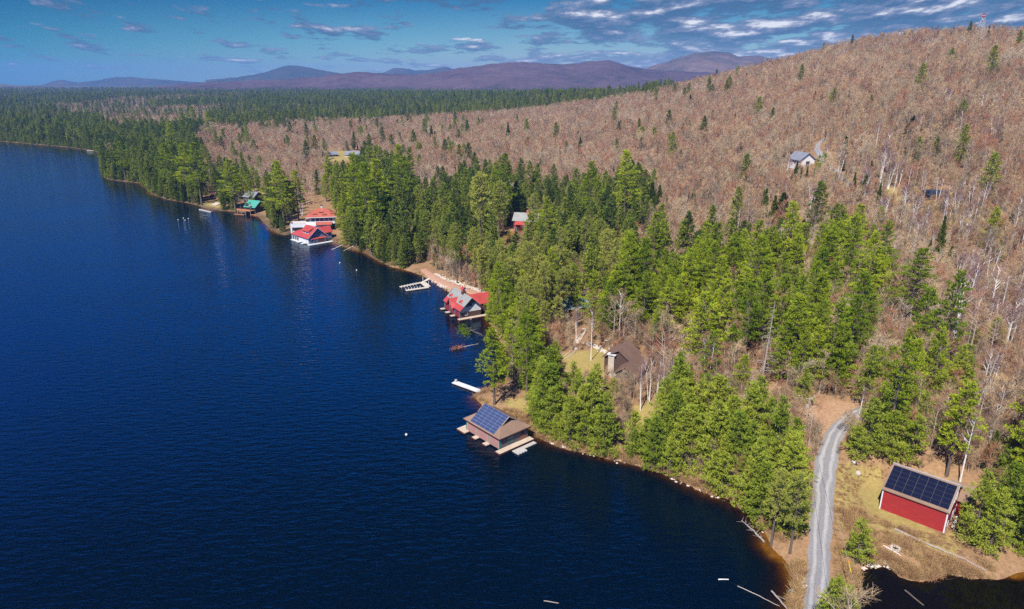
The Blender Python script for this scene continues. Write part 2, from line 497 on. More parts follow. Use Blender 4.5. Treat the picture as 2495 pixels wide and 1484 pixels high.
GD = shore_dist(GX, GY)
inpond = inside(pond_poly, GX, GY) | (segdist(pond_poly, GX, GY) < 3)
lx, ly = polar(420, 460, 40, 2600, -60, 60)
ld = shore_dist(lx, ly)
pd = inside(pond_poly, lx, ly) | (segdist(pond_poly, lx, ly) < 3.0)
for nm, msk, deep, lab in (('lake', (ld < 1.5) & ~pd, (0.0003, 0.0036, 0.0100), 'dark blue lake ruffled by small ripples'),
                           ('pond', (ld < 1.5) & pd, (0.004, 0.003, 0.002), 'black still pond behind the gravel causeway')):
    me, us = grid_mesh(nm, lx, ly, np.zeros_like(lx), msk)
    dd = -ld.reshape(-1)[us]
    shoal = fbm(lx.reshape(-1)[us] / 14, ly.reshape(-1)[us] / 14, 3)
    dep = np.clip((dd + 7.0 * shoal) / (6.5 if nm == 'lake' else 1.6), 0, 1) ** 0.7
    attr(me, 'depth', dep); attr(me, 'calm', np.clip(dd / 18.0, 0.7, 1) if nm == 'lake' else np.full(len(dd), 0.06))
    me.materials.append(water_material(nm + '_water', deep, 1.0))
    wo = bpy.data.objects.new(nm, me); COL.objects.link(wo)
    tag(wo, lab, 'lake' if nm == 'lake' else 'pond', kind='structure')

# ------------------------------------------------------------------ far hills
def hill_material(name, a, b, c):
    nt = NT(name); P = pos(nt)
    n1 = noise(nt, 0.0022, 6, P, 0.75); n2 = noise(nt, 0.012, 5, P, 0.8)
    k = math_(nt, 'ADD', math_(nt, 'MULTIPLY', n1, 0.65), math_(nt, 'MULTIPLY', n2, 0.35))
    col = ramp(nt, k, [(0.36, a), (0.47, b), (0.62, c)])
    d = nt.n('ShaderNodeBsdfDiffuse'); nt.l(col, d.inputs[0])
    bp = nt.n('ShaderNodeBump'); bp.inputs['Strength'].default_value = 0.9; bp.inputs['Distance'].default_value = 14.0
    nt.l(n2, bp.inputs['Height']); nt.l(bp.outputs[0], d.inputs['Normal'])
    o = nt.n('ShaderNodeOutputMaterial'); nt.l(d.outputs[0], o.inputs[0])
    return nt.m
HM_BROWN = hill_material('hill_woods_bare', (0.022, 0.034, 0.028), (0.075, 0.052, 0.062), (0.115, 0.078, 0.085))
HM_MIX = hill_material('hill_woods_mixed', (0.025, 0.040, 0.022), (0.075, 0.065, 0.05), (0.17, 0.11, 0.085))
HM_DARK = hill_material('hill_woods_evergreen', (0.022, 0.034, 0.020), (0.035, 0.046, 0.026), (0.075, 0.065, 0.045))
HILLS = [
    ('low bare brown ridge running across behind the forest', HM_BROWN, 5000, 1300, [(380, 210), (440, 205), (520, 200), (640, 196), (760, 189), (820, 180), (880, 175), (940, 180), (1000, 182), (1060, 178), (1120, 166), (1200, 155), (1260, 151), (1330, 154), (1380, 157), (1440, 150), (1480, 146), (1500, 151), (1540, 163), (1600, 171), (1700, 176), (1850, 182), (2000, 190)]),
    ('dark topped mountain beside the near wooded hill', HM_MIX, 6600, 1500, [(1480, 190), (1560, 172), (1600, 158), (1650, 142), (1700, 128), (1735, 125), (1775, 128), (1800, 138), (1845, 135), (1900, 145), (1980, 160), (2060, 190)]),
    ('blue pointed mountain standing alone above the forest', HM_DARK, 8800, 1500, [(500, 195), (580, 188), (640, 178), (675, 166), (700, 160), (720, 159), (760, 166), (800, 173), (850, 183), (920, 196)]),
    ('small twin blue peaks far behind the brown ridge', HM_DARK, 10300, 1000, [(880, 195), (930, 178), (960, 165), (985, 166), (1010, 171), (1045, 170), (1085, 163), (1120, 171), (1190, 190)]),
    ('long blue double mountain on the far horizon', HM_DARK, 9600, 1300, [(60, 214), (100, 207), (130, 198), (150, 195), (190, 201), (230, 197), (280, 188), (320, 187), (360, 192), (440, 197), (560, 206)]),
    ('low purple ridge at the far end of the lake', HM_MIX, 7300, 1100, [(-300, 200), (-100, 203), (0, 205), (40, 208), (110, 209), (190, 213), (260, 220)]),
]
for lab, mat, dist, half, crest in HILLS:
    cr = np.array(crest, float)
    us = (cr[:, 0] - W / 2) / F
    zs = []; uw = []
    for px, py in crest:
        dx, dy, dz = ray(px, py); k = dist / dy
        uw.append(dx / dy); zs.append(CAM_H + dz * k)
    uw = np.array(uw); zs = np.array(zs)
    na, nr = 260, 60
    A = np.linspace(uw[0], uw[-1], na); Rr = np.linspace(dist - half, dist + half, nr)
    Y, Ug = np.meshgrid(Rr, A, indexing='ij')
    X = Ug * Y
    top = np.interp(Ug, uw, zs) + 14 * fbm(Ug * 120, Ug * 0 + dist, 4)
    q = np.clip(1 - np.abs(Y - dist) / half, 0, 1); q = q * q * (3 - 2 * q)
    gl = 70 * fbm(X / 520, Y / 520, 5) * q * (1 - q) * 3
    Z = 2.0 + (top - 2.0) * q + gl
    me, _ = grid_mesh('hills', X, Y, Z)
    me.materials.append(mat)
    ho = bpy.data.objects.new('hills', me); COL.objects.link(ho)
    tag(ho, lab, 'hills', kind='structure')

# ------------------------------------------------------------------ road, drive and path: sheets laid on the ground
def strip(name, centre_px, widths, mat, label, lift=0.05, cross=9, kind='structure', cat='road'):
    c = np.array([on(a, b)[:2] for a, b in centre_px])
    seg = np.r_[0, np.cumsum(np.linalg.norm(np.diff(c, axis=0), axis=1))]
    s = np.arange(0, seg[-1], 0.8)
    def sm(v):
        w = np.interp(s, seg, v); k = np.ones(9) / 9
        return np.convolve(np.pad(w, 4, mode='edge'), k, 'valid')
    x, y, w = sm(c[:, 0]), sm(c[:, 1]), sm(np.array(widths, float))
    tx, ty = np.gradient(x), np.gradient(y); L = np.hypot(tx, ty); nx, ny = ty / L, -tx / L
    t = np.linspace(-1, 1, cross)
    ragged = 1.5 * fbm(s / 3.0, s * 0 + 3, 4)
    X = x[:, None] + nx[:, None] * t * (w + ragged)[:, None] / 2; Y = y[:, None] + ny[:, None] * t * (w + ragged)[:, None] / 2
    Z = np.maximum(height(X, Y), 0.35) + lift + 0.05 * (1 - t ** 2)
    Z[:, 0] -= 0.35; Z[:, -1] -= 0.35
    me, _ = grid_mesh(name, X, Y, Z)
    attr(me, 'across', np.tile(t, len(s)))
    me.materials.append(mat)
    o = bpy.data.objects.new(name, me); COL.objects.link(o)
    return tag(o, label, cat, kind=kind)

nt = NT('gravel'); P = pos(nt)
ac = nt.n('ShaderNodeAttribute', attribute_name='across')
wob = math_(nt, 'ADD', ac.outputs['Fac'], math_(nt, 'MULTIPLY', math_(nt, 'SUBTRACT', noise(nt, 0.15, 4, P), 0.5), 0.6))
a1 = math_(nt, 'ABSOLUTE', wob)
tr = ramp(nt, a1, [(0.0, (0.19, 0.185, 0.195)), (0.16, (0.17, 0.165, 0.175)), (0.30, (0.40, 0.38, 0.375)), (0.42, (0.38, 0.36, 0.355)), (0.58, (0.18, 0.175, 0.185)), (0.85, (0.235, 0.225, 0.225)), (1.0, (0.24, 0.20, 0.165))])
c = mixc(nt, 0.45, tr, ramp(nt, noise(nt, 2.5, 5, P, 0.75), [(0.3, (0.13, 0.125, 0.125)), (0.7, (0.36, 0.345, 0.34))]))
b = nt.n('ShaderNodeBsdfPrincipled'); nt.l(c, b.inputs['Base Color']); b.inputs['Roughness'].default_value = 0.95; b.inputs['Specular IOR Level'].default_value = 0.1
o = nt.n('ShaderNodeOutputMaterial'); nt.l(b.outputs[0], o.inputs[0])
M['gravel'] = nt.m
strip('road', [(1984, 1600), (1987, 1484), (1994, 1400), (1999, 1300), (2005, 1200), (2010, 1140), (2022, 1085), (2040, 1045), (2065, 1020), (2095, 1003), (2150, 990), (2240, 982), (2340, 965), (2495, 930)],
      [4.6, 4.6, 4.7, 4.8, 5.2, 5.6, 5.0, 4.8, 4.6, 4.6, 4.2, 4, 4, 4], M['gravel'], 'grey gravel road curving along the causeway past the barn', 0.12)
strip('road', [(2075, 455), (2050, 430), (2022, 405), (2000, 385), (1990, 365), (1993, 350), (2010, 338)], [3.2, 3.2, 3.2, 4, 4, 3.2, 3.2], M['gravel'], 'grey driveway passing the white garage on the hillside', 0.3, cat='driveway')
M['path_red'] = paint('pink_gravel', (0.40, 0.235, 0.165), (0.32, 0.175, 0.12), 0.8, 0.95, spec=0.1)
strip('path', [(1030, 655), (1052, 672), (1080, 688), (1110, 700), (1150, 712), (1185, 720)], [3.2, 3.4, 3.8, 4.0, 3.6, 3.2], M['path_red'], 'pink gravel path along the bank above the docks', 0.25, cat='path')
strip('path', [(1018, 600), (1012, 575), (1022, 550), (1045, 535)], [3, 4, 4, 3], M['path_red'], 'reddish footpath climbing between the pines', 0.25, cat='path')
# ------------------------------------------------------------------ daylight
SUN_EL, SUN_AZ = R(50), math.atan2(-0.45, -0.89)       # towards the sun: behind the camera, to its left
world = bpy.data.worlds.new('World'); S.world = world; world.use_nodes = True
wt = world.node_tree; wt.nodes.clear()
class WN(NT):
    def __init__(self): self.t = wt
nt = WN()
sky = nt.n('ShaderNodeTexSky', sky_type='NISHITA'); sky.sun_disc = False
sky.sun_elevation = SUN_EL; sky.sun_rotation = SUN_AZ
sky.altitude = 500; sky.air_density = 1.0; sky.dust_density = 0.25; sky.ozone_density = 2.0
tc = nt.n('ShaderNodeTexCoord'); nrm = nt.n('ShaderNodeVectorMath', operation='NORMALIZE'); nt.l(tc.outputs['Generated'], nrm.inputs[0])
sx = nt.n('ShaderNodeSeparateXYZ'); nt.l(nrm.outputs[0], sx.inputs[0])
zc = math_(nt, 'MAXIMUM', sx.outputs[2], 0.0)
grad = ramp(nt, zc, [(0.0, (0.44, 0.47, 0.50)), (0.05, (0.21, 0.35, 0.43)), (0.10, (0.046, 0.205, 0.325)), (0.155, (0.010, 0.17, 0.39)), (0.22, (0.006, 0.58, 1.4)), (0.40, (0.003, 0.95, 2.4)), (0.54, (0.002, 0.15, 0.36)), (0.66, (0.002, 0.05, 0.10)), (0.75, (0.08, 0.22, 0.42)), (1.0, (0.20, 0.42, 0.80))])
skyc = mixc(nt, 1.0, sky.outputs[0], grad, 'MULTIPLY')
azs = math_(nt, 'DIVIDE', sx.outputs[0], math_(nt, 'MAXIMUM', sx.outputs[1], 0.05))
side = ramp(nt, math_(nt, 'ADD', azs, 0.75, True), [(0.0, (0.03, 0.56, 0.72)), (0.55, (0.7, 0.95, 1.0)), (0.8, (1.0, 1.0, 1.0))])
skyc = mixc(nt, 1.0, skyc, side, 'MULTIPLY')
# broken fair-weather clouds, smaller and flatter towards the horizon
den = math_(nt, 'ADD', zc, 0.030)
cx = math_(nt, 'DIVIDE', azs, math_(nt, 'ADD', den, 0.16)); cy = math_(nt, 'LOGARITHM', den, 2.718)
def field(scx, scy, dy, det, ro, loc=(13.3, 4.1, 2.0)):
    cmb = nt.n('ShaderNodeCombineXYZ'); nt.l(cx, cmb.inputs[0]); nt.l(math_(nt, 'ADD', cy, dy), cmb.inputs[1])
    mpp = nt.n('ShaderNodeMapping'); mpp.inputs['Location'].default_value = loc; mpp.inputs['Scale'].default_value = (scx, scy, 1)
    nt.l(cmb.outputs[0], mpp.inputs['Vector'])
    return noise(nt, 1.0, det, mpp.outputs['Vector'], ro)
n1 = field(2.7, 4.4, 0.0, 7, 0.60); n2 = field(2.7, 4.4, 0.075, 7, 0.60)
big = field(0.9, 1.1, 0.0, 2, 0.5, (3.3, 8.1, 5.0))
cover = ramp(nt, math_(nt, 'ADD', azs, 0.5), [(0.0, (0.12,) * 3), (0.40, (0.25,) * 3), (0.58, (0.55,) * 3), (0.80, (0.95,) * 3), (1.0, (1.0,) * 3)])
bias = math_(nt, 'ADD', math_(nt, 'MULTIPLY', math_(nt, 'SUBTRACT', big, 0.5), 0.22), math_(nt, 'MULTIPLY', cover, 0.235))
k = math_(nt, 'ADD', n1, bias)
thick = ramp(nt, k, [(0.575, (0,) * 3), (0.625, (0.8,) * 3), (0.70, (0.97,) * 3)])
top = math_(nt, 'MULTIPLY', math_(nt, 'SUBTRACT', n1, n2), 3.2)
lit = math_(nt, 'ADD', top, math_(nt, 'MULTIPLY', math_(nt, 'SUBTRACT', k, 0.6), 1.1))
lit = math_(nt, 'ADD', lit, math_(nt, 'MULTIPLY', cover, 0.16))
cl = ramp(nt, lit, [(0.10, (0.36, 0.85, 1.6)), (0.30, (0.85, 1.25, 2.1)), (0.48, (1.40, 1.70, 2.5)), (0.62, (2.9, 3.1, 3.7)), (0.82, (5.6, 5.6, 5.8))])
hz = ramp(nt, zc, [(0.0, (0.25,) * 3), (0.025, (0.7,) * 3), (0.06, (0.95,) * 3), (0.135, (0.9,) * 3), (0.175, (0.0,) * 3)])
fac = math_(nt, 'MULTIPLY', thick, hz)
final = mixc(nt, fac, skyc, cl)
bg = nt.n('ShaderNodeBackground'); nt.l(final, bg.inputs[0]); bg.inputs[1].default_value = 0.10
wo = nt.n('ShaderNodeOutputWorld'); nt.l(bg.outputs[0], wo.inputs[0])

sd = bpy.data.lights.new('sun', 'SUN'); sd.energy = 4.6; sd.angle = R(0.5); sd.color = (1.0, 0.955, 0.88)
sun = bpy.data.objects.new('sun', sd); COL.objects.link(sun)
to_sun = Vector((math.cos(SUN_EL) * math.sin(SUN_AZ), math.cos(SUN_EL) * math.cos(SUN_AZ), math.sin(SUN_EL)))
sun.rotation_euler = to_sun.to_track_quat('Z', 'Y').to_euler()
sun.location = (-60, -60, 300)

# air between the camera and the far hills
hb = MB(); hb.box(-13500, -300, -8, 13500, 13500, 345)
nt = NT('air')
pv = nt.n('ShaderNodeVolumePrincipled'); pv.inputs['Color'].default_value = (0.28, 0.50, 1.0, 1); pv.inputs['Density'].default_value = 0.000075
pv.inputs['Anisotropy'].default_value = 0.15
o = nt.n('ShaderNodeOutputMaterial'); nt.l(pv.outputs[0], o.inputs['Volume'])
haze = hb.build('haze', nt.m)
tag(haze, 'clear bluish air in front of the far hills', 'haze', kind='stuff')

S.view_settings.view_transform = 'Standard'; S.view_settings.look = 'None'
S.view_settings.exposure = 0.8; S.view_settings.gamma = 1.0
S.render.engine = 'CYCLES'
cy_ = S.cycles
cy_.max_bounces = 6; cy_.diffuse_bounces = 3; cy_.glossy_bounces = 2; cy_.transmission_bounces = 3; cy_.transparent_max_bounces = 8; cy_.volume_bounces = 0
cy_.caustics_reflective = False; cy_.caustics_refractive = False
cy_.sample_clamp_indirect = 6.0
cy_.use_denoising = False
# ------------------------------------------------------------------ tree prototypes
def unit(v): return v / (np.linalg.norm(v, axis=-1, keepdims=True) + 1e-9)

def blades(c, d, length, width, rng):
    """needle sprays: lance shaped faces from c along d"""
    n = len(c)
    d = unit(d)
    r = rng.normal(size=(n, 3)) * 0.55; r[:, 2] += 0.9
    s = unit(np.cross(d, r)) * width[:, None] * 0.5
    tip = c + d * length[:, None]
    mid = c + d * length[:, None] * 0.45
    return np.stack([c, mid + s, tip, mid - s], 1)

def ribbons(a, b, w0, w1, rng):
    d = unit(b - a); s = unit(np.cross(d, unit(rng.normal(size=a.shape))))
    return np.stack([a - s * w0[:, None] / 2, a + s * w0[:, None] / 2, b + s * w1[:, None] / 2, b - s * w1[:, None] / 2], 1)

class Wood:
    def __init__(self): self.q = []
    def tube(self, pts, rad, sides=6):
        pts = [np.asarray(p, float) for p in pts]
        rings = []
        for i, p in enumerate(pts):
            d = unit(pts[min(i + 1, len(pts) - 1)] - pts[max(i - 1, 0)])
            a = unit(np.cross(d, (0.31, 0.94, 0.1))); b = np.cross(d, a)
            rings.append([p + rad[i] * (math.cos(2 * PI * k / sides) * a + math.sin(2 * PI * k / sides) * b) for k in range(sides)])
        for i in range(len(pts) - 1):
            for k in range(sides):
                l = (k + 1) % sides
                self.q.append([rings[i][k], rings[i][l], rings[i + 1][l], rings[i + 1][k]])
    def arr(self): return np.array(self.q) if self.q else np.zeros((0, 4, 3))

def pine(seed, H, base, rad, shape='white', tufts=1.0, bl=0.55, bw=0.15, per=5, gap=0.12, step=None):
    """H height, base height of the lowest whorl, rad widest branch"""
    rng = np.random.default_rng(seed)
    wd = Wood()
    lean = rng.normal(size=2) * 0.012 * H
    def axis(z): t = z / H; return np.array([lean[0] * t * t, lean[1] * t * t, z])
    r0 = 0.012 * H + 0.06
    zs = np.linspace(-0.6, H * 0.985, 9)
    wd.tube([axis(z) for z in zs], [r0 * (1.25 if z < 0 else 1 - 0.93 * z / H) for z in zs], 7)
    C = []; D = []
    step = step or (H / 24 if shape != 'spruce' else H / 30)
    z = base
    side_bias = rng.random() * 2 * PI
    while z < H - 0.2:
        t = (z - base) / (H - base)
        if shape == 'white':
            prof = (0.62 + 0.5 * min(t / 0.3, 1)) * (1 - t) ** 0.5 if t > 0.02 else 0.55
            nb = rng.integers(4, 7); el = 0.10 + 0.75 * t ** 1.6
        elif shape == 'red':
            prof = math.sqrt(max(0.02, 1 - (2 * t - 0.85) ** 2 * 0.85)) * (1 - 0.35 * t)
            nb = rng.integers(4, 7); el = 0.15 + 0.5 * t
        elif shape == 'young':
            prof = (1 - t) ** 0.62 * (0.72 + 0.28 * min(t / 0.22, 1)) + 0.04
            nb = rng.integers(5, 8); el = 0.16 + 0.6 * t
        else:
            prof = (1 - t) ** 0.9 + 0.03
            nb = rng.integers(6, 9); el = -0.28 + 0.75 * t
        a0 = rng.random() * 2 * PI
        ring = rng.uniform(0.74, 1.12) if shape in ('white', 'red', 'young') else rng.uniform(0.9, 1.06)
        for b in range(nb):
            if rng.random() < gap: continue
            a = a0 + 2 * PI * b / nb + rng.normal() * 0.22
            L = rad * prof * ring * rng.uniform(0.62, 1.12) * (1 + (0.16 * math.cos(a - side_bias) if shape == 'white' else 0))
            if L < 0.25: L = 0.25
            e = el + rng.normal() * 0.09
            d = np.array([math.cos(a) * math.cos(e), math.sin(a) * math.cos(e), math.sin(e)])
            p0 = axis(z)
            curve = (-0.10 if shape != 'spruce' else 0.14) * L
            def pt(s): return p0 + d * (L * s) + np.array([0, 0, curve * s * s])
            wd.tube([p0, pt(0.5), pt(0.95)], [0.018 * L + 0.015, 0.011 * L + 0.01, 0.006], 3)
            n = max(2, int(L * (5.2 if shape != 'red' else 4.2) * tufts))
            s0 = 0.28 if shape == 'white' else (0.42 if shape == 'red' else 0.15)
            s = s0 + (1.02 - s0) * rng.random(n) ** (0.75 if shape != 'red' else 0.55)
            lat = np.array([-math.sin(a), math.cos(a), 0])
            wdt = L * 0.30 * (1 - 0.45 * s) * (0.4 + s) if shape != 'spruce' else L * 0.26 * (1.1 - s)
            off = rng.uniform(-1, 1, n) * wdt
            cpt = p0 + d * (L * s)[:, None] + np.array([0, 0, 1.0]) * (curve * s * s)[:, None] + lat * off[:, None]
            cpt[:, 2] += rng.normal(size=n) * (0.07 if shape in ('white', 'young') else 0.16)
            out = d[None] + lat * (off / (L * 0.5 + 0.1))[:, None]
            C.append(np.repeat(cpt, per, 0)); D.append(np.repeat(out, per, 0))
        z += step * rng.uniform(0.75, 1.25) * (1.15 if shape == 'red' else 1) * (1 - 0.35 * t)
    # leader
    top = axis(H * 0.97) + np.zeros((14, 3)); top[:, 2] += rng.uniform(-0.6, 0.4, 14)
    C.append(top); D.append(np.tile([0, 0, 0.8], (14, 1)))
    C = np.concatenate(C); D = np.concatenate(D)
    n = len(C)
    up = {'white': 0.45, 'red': 0.35, 'young': 0.6, 'spruce': -0.12}[shape]
    jit = {'white': 0.62, 'red': 0.95, 'young': 0.7, 'spruce': 0.5}[shape]
    d = unit(D) * 0.75 + rng.normal(size=(n, 3)) * jit; d[:, 2] += up
    q = blades(C + rng.normal(size=(n, 3)) * 0.06, d, bl * rng.uniform(0.6, 1.15, n), bw * rng.uniform(0.7, 1.2, n), rng)
    return wd.arr(), q

def bare(seed, H, spread, stems=1, fine=6, trunk_r=0.16, tw=0.045, ascend=0.55, first=0.38, birchy=False):
    rng = np.random.default_rng(seed)
    wd = Wood(); A = []; B = []; W0 = []; W1 = []
    def twig(a, b, w0, w1): A.append(a); B.append(b); W0.append(w0); W1.append(w1)
    for st in range(stems):
        ang = rng.random() * 2 * PI
        tilt = (0.03 if stems == 1 else rng.uniform(0.05, 0.14))
        h = H * (1 if st == 0 else rng.uniform(0.75, 1.0))
        dirn = np.array([math.cos(ang) * tilt, math.sin(ang) * tilt, 1.0])
        bend = rng.normal(size=2) * 0.05 * h
        off = np.array([math.cos(ang), math.sin(ang), 0]) * (0 if stems == 1 else 0.25)
        def ax(t): return off + dirn * (h * t) + np.array([bend[0] * t * t, bend[1] * t * t, 0])
        ts = np.linspace(-0.04, 0.93, 7)
        wd.tube([ax(t) for t in ts], [trunk_r * (1.0 - 0.9 * max(t, 0)) * (1.2 if t < 0 else 1) for t in ts], 5)
        nl = int(rng.integers(9, 13)) if not birchy else int(rng.integers(7, 10))
        for i in range(nl):
            t = first + (0.93 - first) * (i + rng.random() * 0.8) / nl
            p = ax(t)
            a = rng.random() * 2 * PI + i * 2.4
            L = spread * (1.15 - 0.75 * (t - first) / (1 - first)) * rng.uniform(0.75, 1.15)
            e = ascend + rng.normal() * 0.14 + 0.35 * (t - first)
            d = np.array([math.cos(a) * math.cos(e), math.sin(a) * math.cos(e), math.sin(e)])
            c = np.array([0, 0, 0.16 * L])
            def lp(s): return p + d * L * s + c * s * s
            wd.tube([p, lp(0.45), lp(0.95)], [trunk_r * 0.42 * (1.1 - t * 0.6), trunk_r * 0.24, 0.02], 3)
            for j in range(5 if not birchy else 4):
                s = rng.uniform(0.25, 1.0); q0 = lp(s)
                d2 = unit(d * 0.8 + rng.normal(size=3) * 0.55 + np.array([0, 0, 0.45]))
                L2 = L * rng.uniform(0.35, 0.6) * (1.2 - 0.5 * s)
                q1 = q0 + d2 * L2
                twig(q0, q1, 0.05, 0.03)
                for k in range(fine):
                    s3 = rng.uniform(0.15, 1.0); r0 = q0 + d2 * L2 * s3
                    d3 = unit(d2 * 0.7 + rng.normal(size=3) * 0.55 + np.array([0, 0, 0.3 if not birchy else 0.0]))
                    L3 = rng.uniform(0.6, 1.3); r1 = r0 + d3 * L3
                    twig(r0, r1, tw, tw * 0.45)
                    for m in range(2):
                        d4 = unit(d3 + rng.normal(size=3) * 0.6)
                        r2 = r0 + d3 * L3 * rng.uniform(0.3, 0.9)
                        twig(r2, r2 + d4 * rng.uniform(0.4, 0.8), tw * 0.8, tw * 0.35)
    q = ribbons(np.array(A), np.array(B), np.array(W0), np.array(W1), rng)
    return wd.arr(), q

PROTO = {}      # kind -> list of (trunk mesh, crown mesh, height, joint mesh for the mass)
def proto(kind, wood, leaf, wq, lq, H):
    t = quad_mesh(kind + '_trunk', wq, [wood]); c = quad_mesh(kind + '_crown', lq, [leaf])
    PROTO.setdefault(kind, []).append((t, c, H))
def joint(kind, wood, leaf, wq, lq):
    V = np.concatenate([wq, lq]); fm = np.r_[np.zeros(len(wq)), np.ones(len(lq))]
    return quad_mesh(kind, V, [wood, leaf], fm)

for i, (H, b, r) in enumerate([(24, 5.5, 5.4), (22, 3.5, 5.0), (26, 8.5, 5.2), (19, 2.5, 4.6), (23, 7.0, 4.6)]):
    proto('white_pine', M['bark'], M['pine'], *pine(100 + i, H, b, r, 'white', tufts=1.25, bl=0.62, bw=0.17, gap=0.2, step=H / 20), H)
for i, (H, b, r) in enumerate([(21, 10.5, 3.7), (23, 12.0, 4.0), (19, 8.0, 3.6)]):
    proto('red_pine', M['bark'], M['red_pine'], *pine(200 + i, H, b, r, 'red', tufts=1.5, bl=0.55, bw=0.15, step=0.85), H)
for i, (H, b, r) in enumerate([(12, 0.5, 4.2), (10, 0.4, 3.8), (13.5, 0.8, 4.3), (8, 0.3, 3.2)]):
    proto('young_pine', M['bark'], M['young'], *pine(300 + i, H, b, r, 'young', tufts=1.5, bl=0.52, bw=0.14, gap=0.14, step=0.95), H)
for i, (H, b, r) in enumerate([(13, 0.8, 2.3), (10, 0.5, 1.5), (15, 1.5, 2.7)]):
    proto('spruce', M['bark'], M['spruce'], *pine(400 + i, H, b, r, 'spruce', tufts=1.5, bl=0.42, bw=0.17, gap=0.04), H)
for i, (H, s, f) in enumerate([(15, 4.0, 0.40), (13.5, 4.4, 0.34), (16.5, 3.8, 0.45), (12, 3.4, 0.3)]):
    proto('bare_tree', M['grey_wood'], M['twig'], *bare(500 + i, H, s, first=f, fine=7, tw=0.042), H)
for i, (H, s, st) in enumerate([(13, 2.3, 3), (14, 2.2, 1), (12, 2.4, 4), (13.5, 2.2, 2)]):
    proto('birch_tree', M['birch'], M['birch_twig'], *bare(600 + i, H, s, stems=st, birchy=True, trunk_r=0.17, first=0.5, fine=4, tw=0.04, ascend=0.8), H)

# coarser copies that make up the woods beyond
MASS = {}
def mass_proto(kind, me):
    ob = bpy.data.objects.new('wood_%s_%02d' % (kind, len(MASS.get(kind, []))), me)
    MASS.setdefault(kind, []).append(ob)
for i, (H, b, r) in enumerate([(22, 5, 4.4), (20, 3, 3.8), (17, 6, 3.6), (24, 7, 4.2)]):
    mass_proto('conifer', joint('conifer', M['bark'], M['far_needles'], *pine(700 + i, H, b, r, 'white' if i < 2 or i == 3 else 'red', tufts=0.55, bl=1.0, bw=0.36, per=3)))
for i, (H, b, r) in enumerate([(12, 0.7, 2.2), (14, 1.0, 2.6)]):
    mass_proto('conifer', joint('conifer', M['bark'], M['spruce'], *pine(720 + i, H, b, r, 'spruce', tufts=0.7, bl=0.7, bw=0.3, per=3)))
for i, (H, r) in enumerate([(13, 3.6), (16, 4.0), (11, 3.3)]):
    mass_proto('conifer', joint('conifer', M['bark'], M['far_needles'], *pine(740 + i, H, 0.3, r, 'young', tufts=0.6, bl=0.9, bw=0.32, per=3, step=1.0)))
for i, (H, s, f) in enumerate([(14, 4.0, 0.4), (13, 4.2, 0.33), (15.5, 3.6, 0.45), (11, 3.4, 0.3)]):
    mass_proto('bare', joint('bare', M['grey_wood'], M['twig'], *bare(800 + i, H, s, first=f, fine=7, tw=0.052, trunk_r=0.16)))
def brush(seed, n, h, rad, w):
    rng = np.random.default_rng(seed)
    a = rng.normal(size=(n, 3)) * rad * 0.45; a[:, 2] = rng.uniform(-0.1, 0.1, n)
    d = rng.normal(size=(n, 3)) * 0.45; d[:, 2] = rng.uniform(0.5, 1.1, n)
    return ribbons(a, a + d * (h * rng.uniform(0.5, 1.2, n))[:, None], np.full(n, w), np.full(n, w * 0.4), rng)
for i in range(3):
    mass_proto('brush', quad_mesh('brush', brush(900 + i, 170, 1.3, 1.1, 0.06), [M['brush']]))
for i in range(3):
    mass_proto('sapling', joint('sapling', M['grey_wood'], M['twig'], *bare(930 + i, 5.0 + i, 1.3, fine=3, trunk_r=0.05, tw=0.035, first=0.25, ascend=0.9)))

def scatter(name, kind, P, idx, rot, scl, label, cat):
    P = np.asarray(P, float)
    me = bpy.data.meshes.new(name)
    me.vertices.add(len(P)); me.vertices.foreach_set('co', P.reshape(-1).astype(np.float32))
    for nm, ty, v in (('pick', 'INT', np.asarray(idx, np.int32)), ('turn', 'FLOAT', np.asarray(rot, np.float32)), ('size', 'FLOAT', np.asarray(scl, np.float32))):
        a = me.attributes.new(nm, ty, 'POINT'); a.data.foreach_set('value', v)
    o = bpy.data.objects.new(name, me); COL.objects.link(o)
    cl = bpy.data.collections.new('wood_' + name)
    for p in MASS[kind]: cl.objects.link(p)
    ng = bpy.data.node_groups.new(name, 'GeometryNodeTree')
    ng.interface.new_socket('Geometry', in_out='INPUT', socket_type='NodeSocketGeometry')
    ng.interface.new_socket('Geometry', in_out='OUTPUT', socket_type='NodeSocketGeometry')
    N = ng.nodes; L = ng.links
    gi = N.new('NodeGroupInput'); go = N.new('NodeGroupOutput')
    ci = N.new('GeometryNodeCollectionInfo'); ci.inputs['Collection'].default_value = cl
    ci.inputs['Separate Children'].default_value = True; ci.inputs['Reset Children'].default_value = True
    ip = N.new('GeometryNodeInstanceOnPoints'); ip.inputs['Pick Instance'].default_value = True
    def na(nm, dt):
        q = N.new('GeometryNodeInputNamedAttribute'); q.data_type = dt; q.inputs['Name'].default_value = nm
        return [s for s in q.outputs if s.enabled and s.name == 'Attribute'][0]
    cx = N.new('ShaderNodeCombineXYZ'); L.new(na('turn', 'FLOAT'), cx.inputs[2])
    L.new(gi.outputs[0], ip.inputs['Points']); L.new(ci.outputs[0], ip.inputs['Instance'])
    L.new(na('pick', 'INT'), ip.inputs['Instance Index']); L.new(cx.outputs[0], ip.inputs['Rotation']); L.new(na('size', 'FLOAT'), ip.inputs['Scale'])
    L.new(ip.outputs[0], go.inputs[0])
    md = o.modifiers.new('scatter', 'NODES'); md.node_group = ng
    return tag(o, label, cat, kind='stuff')

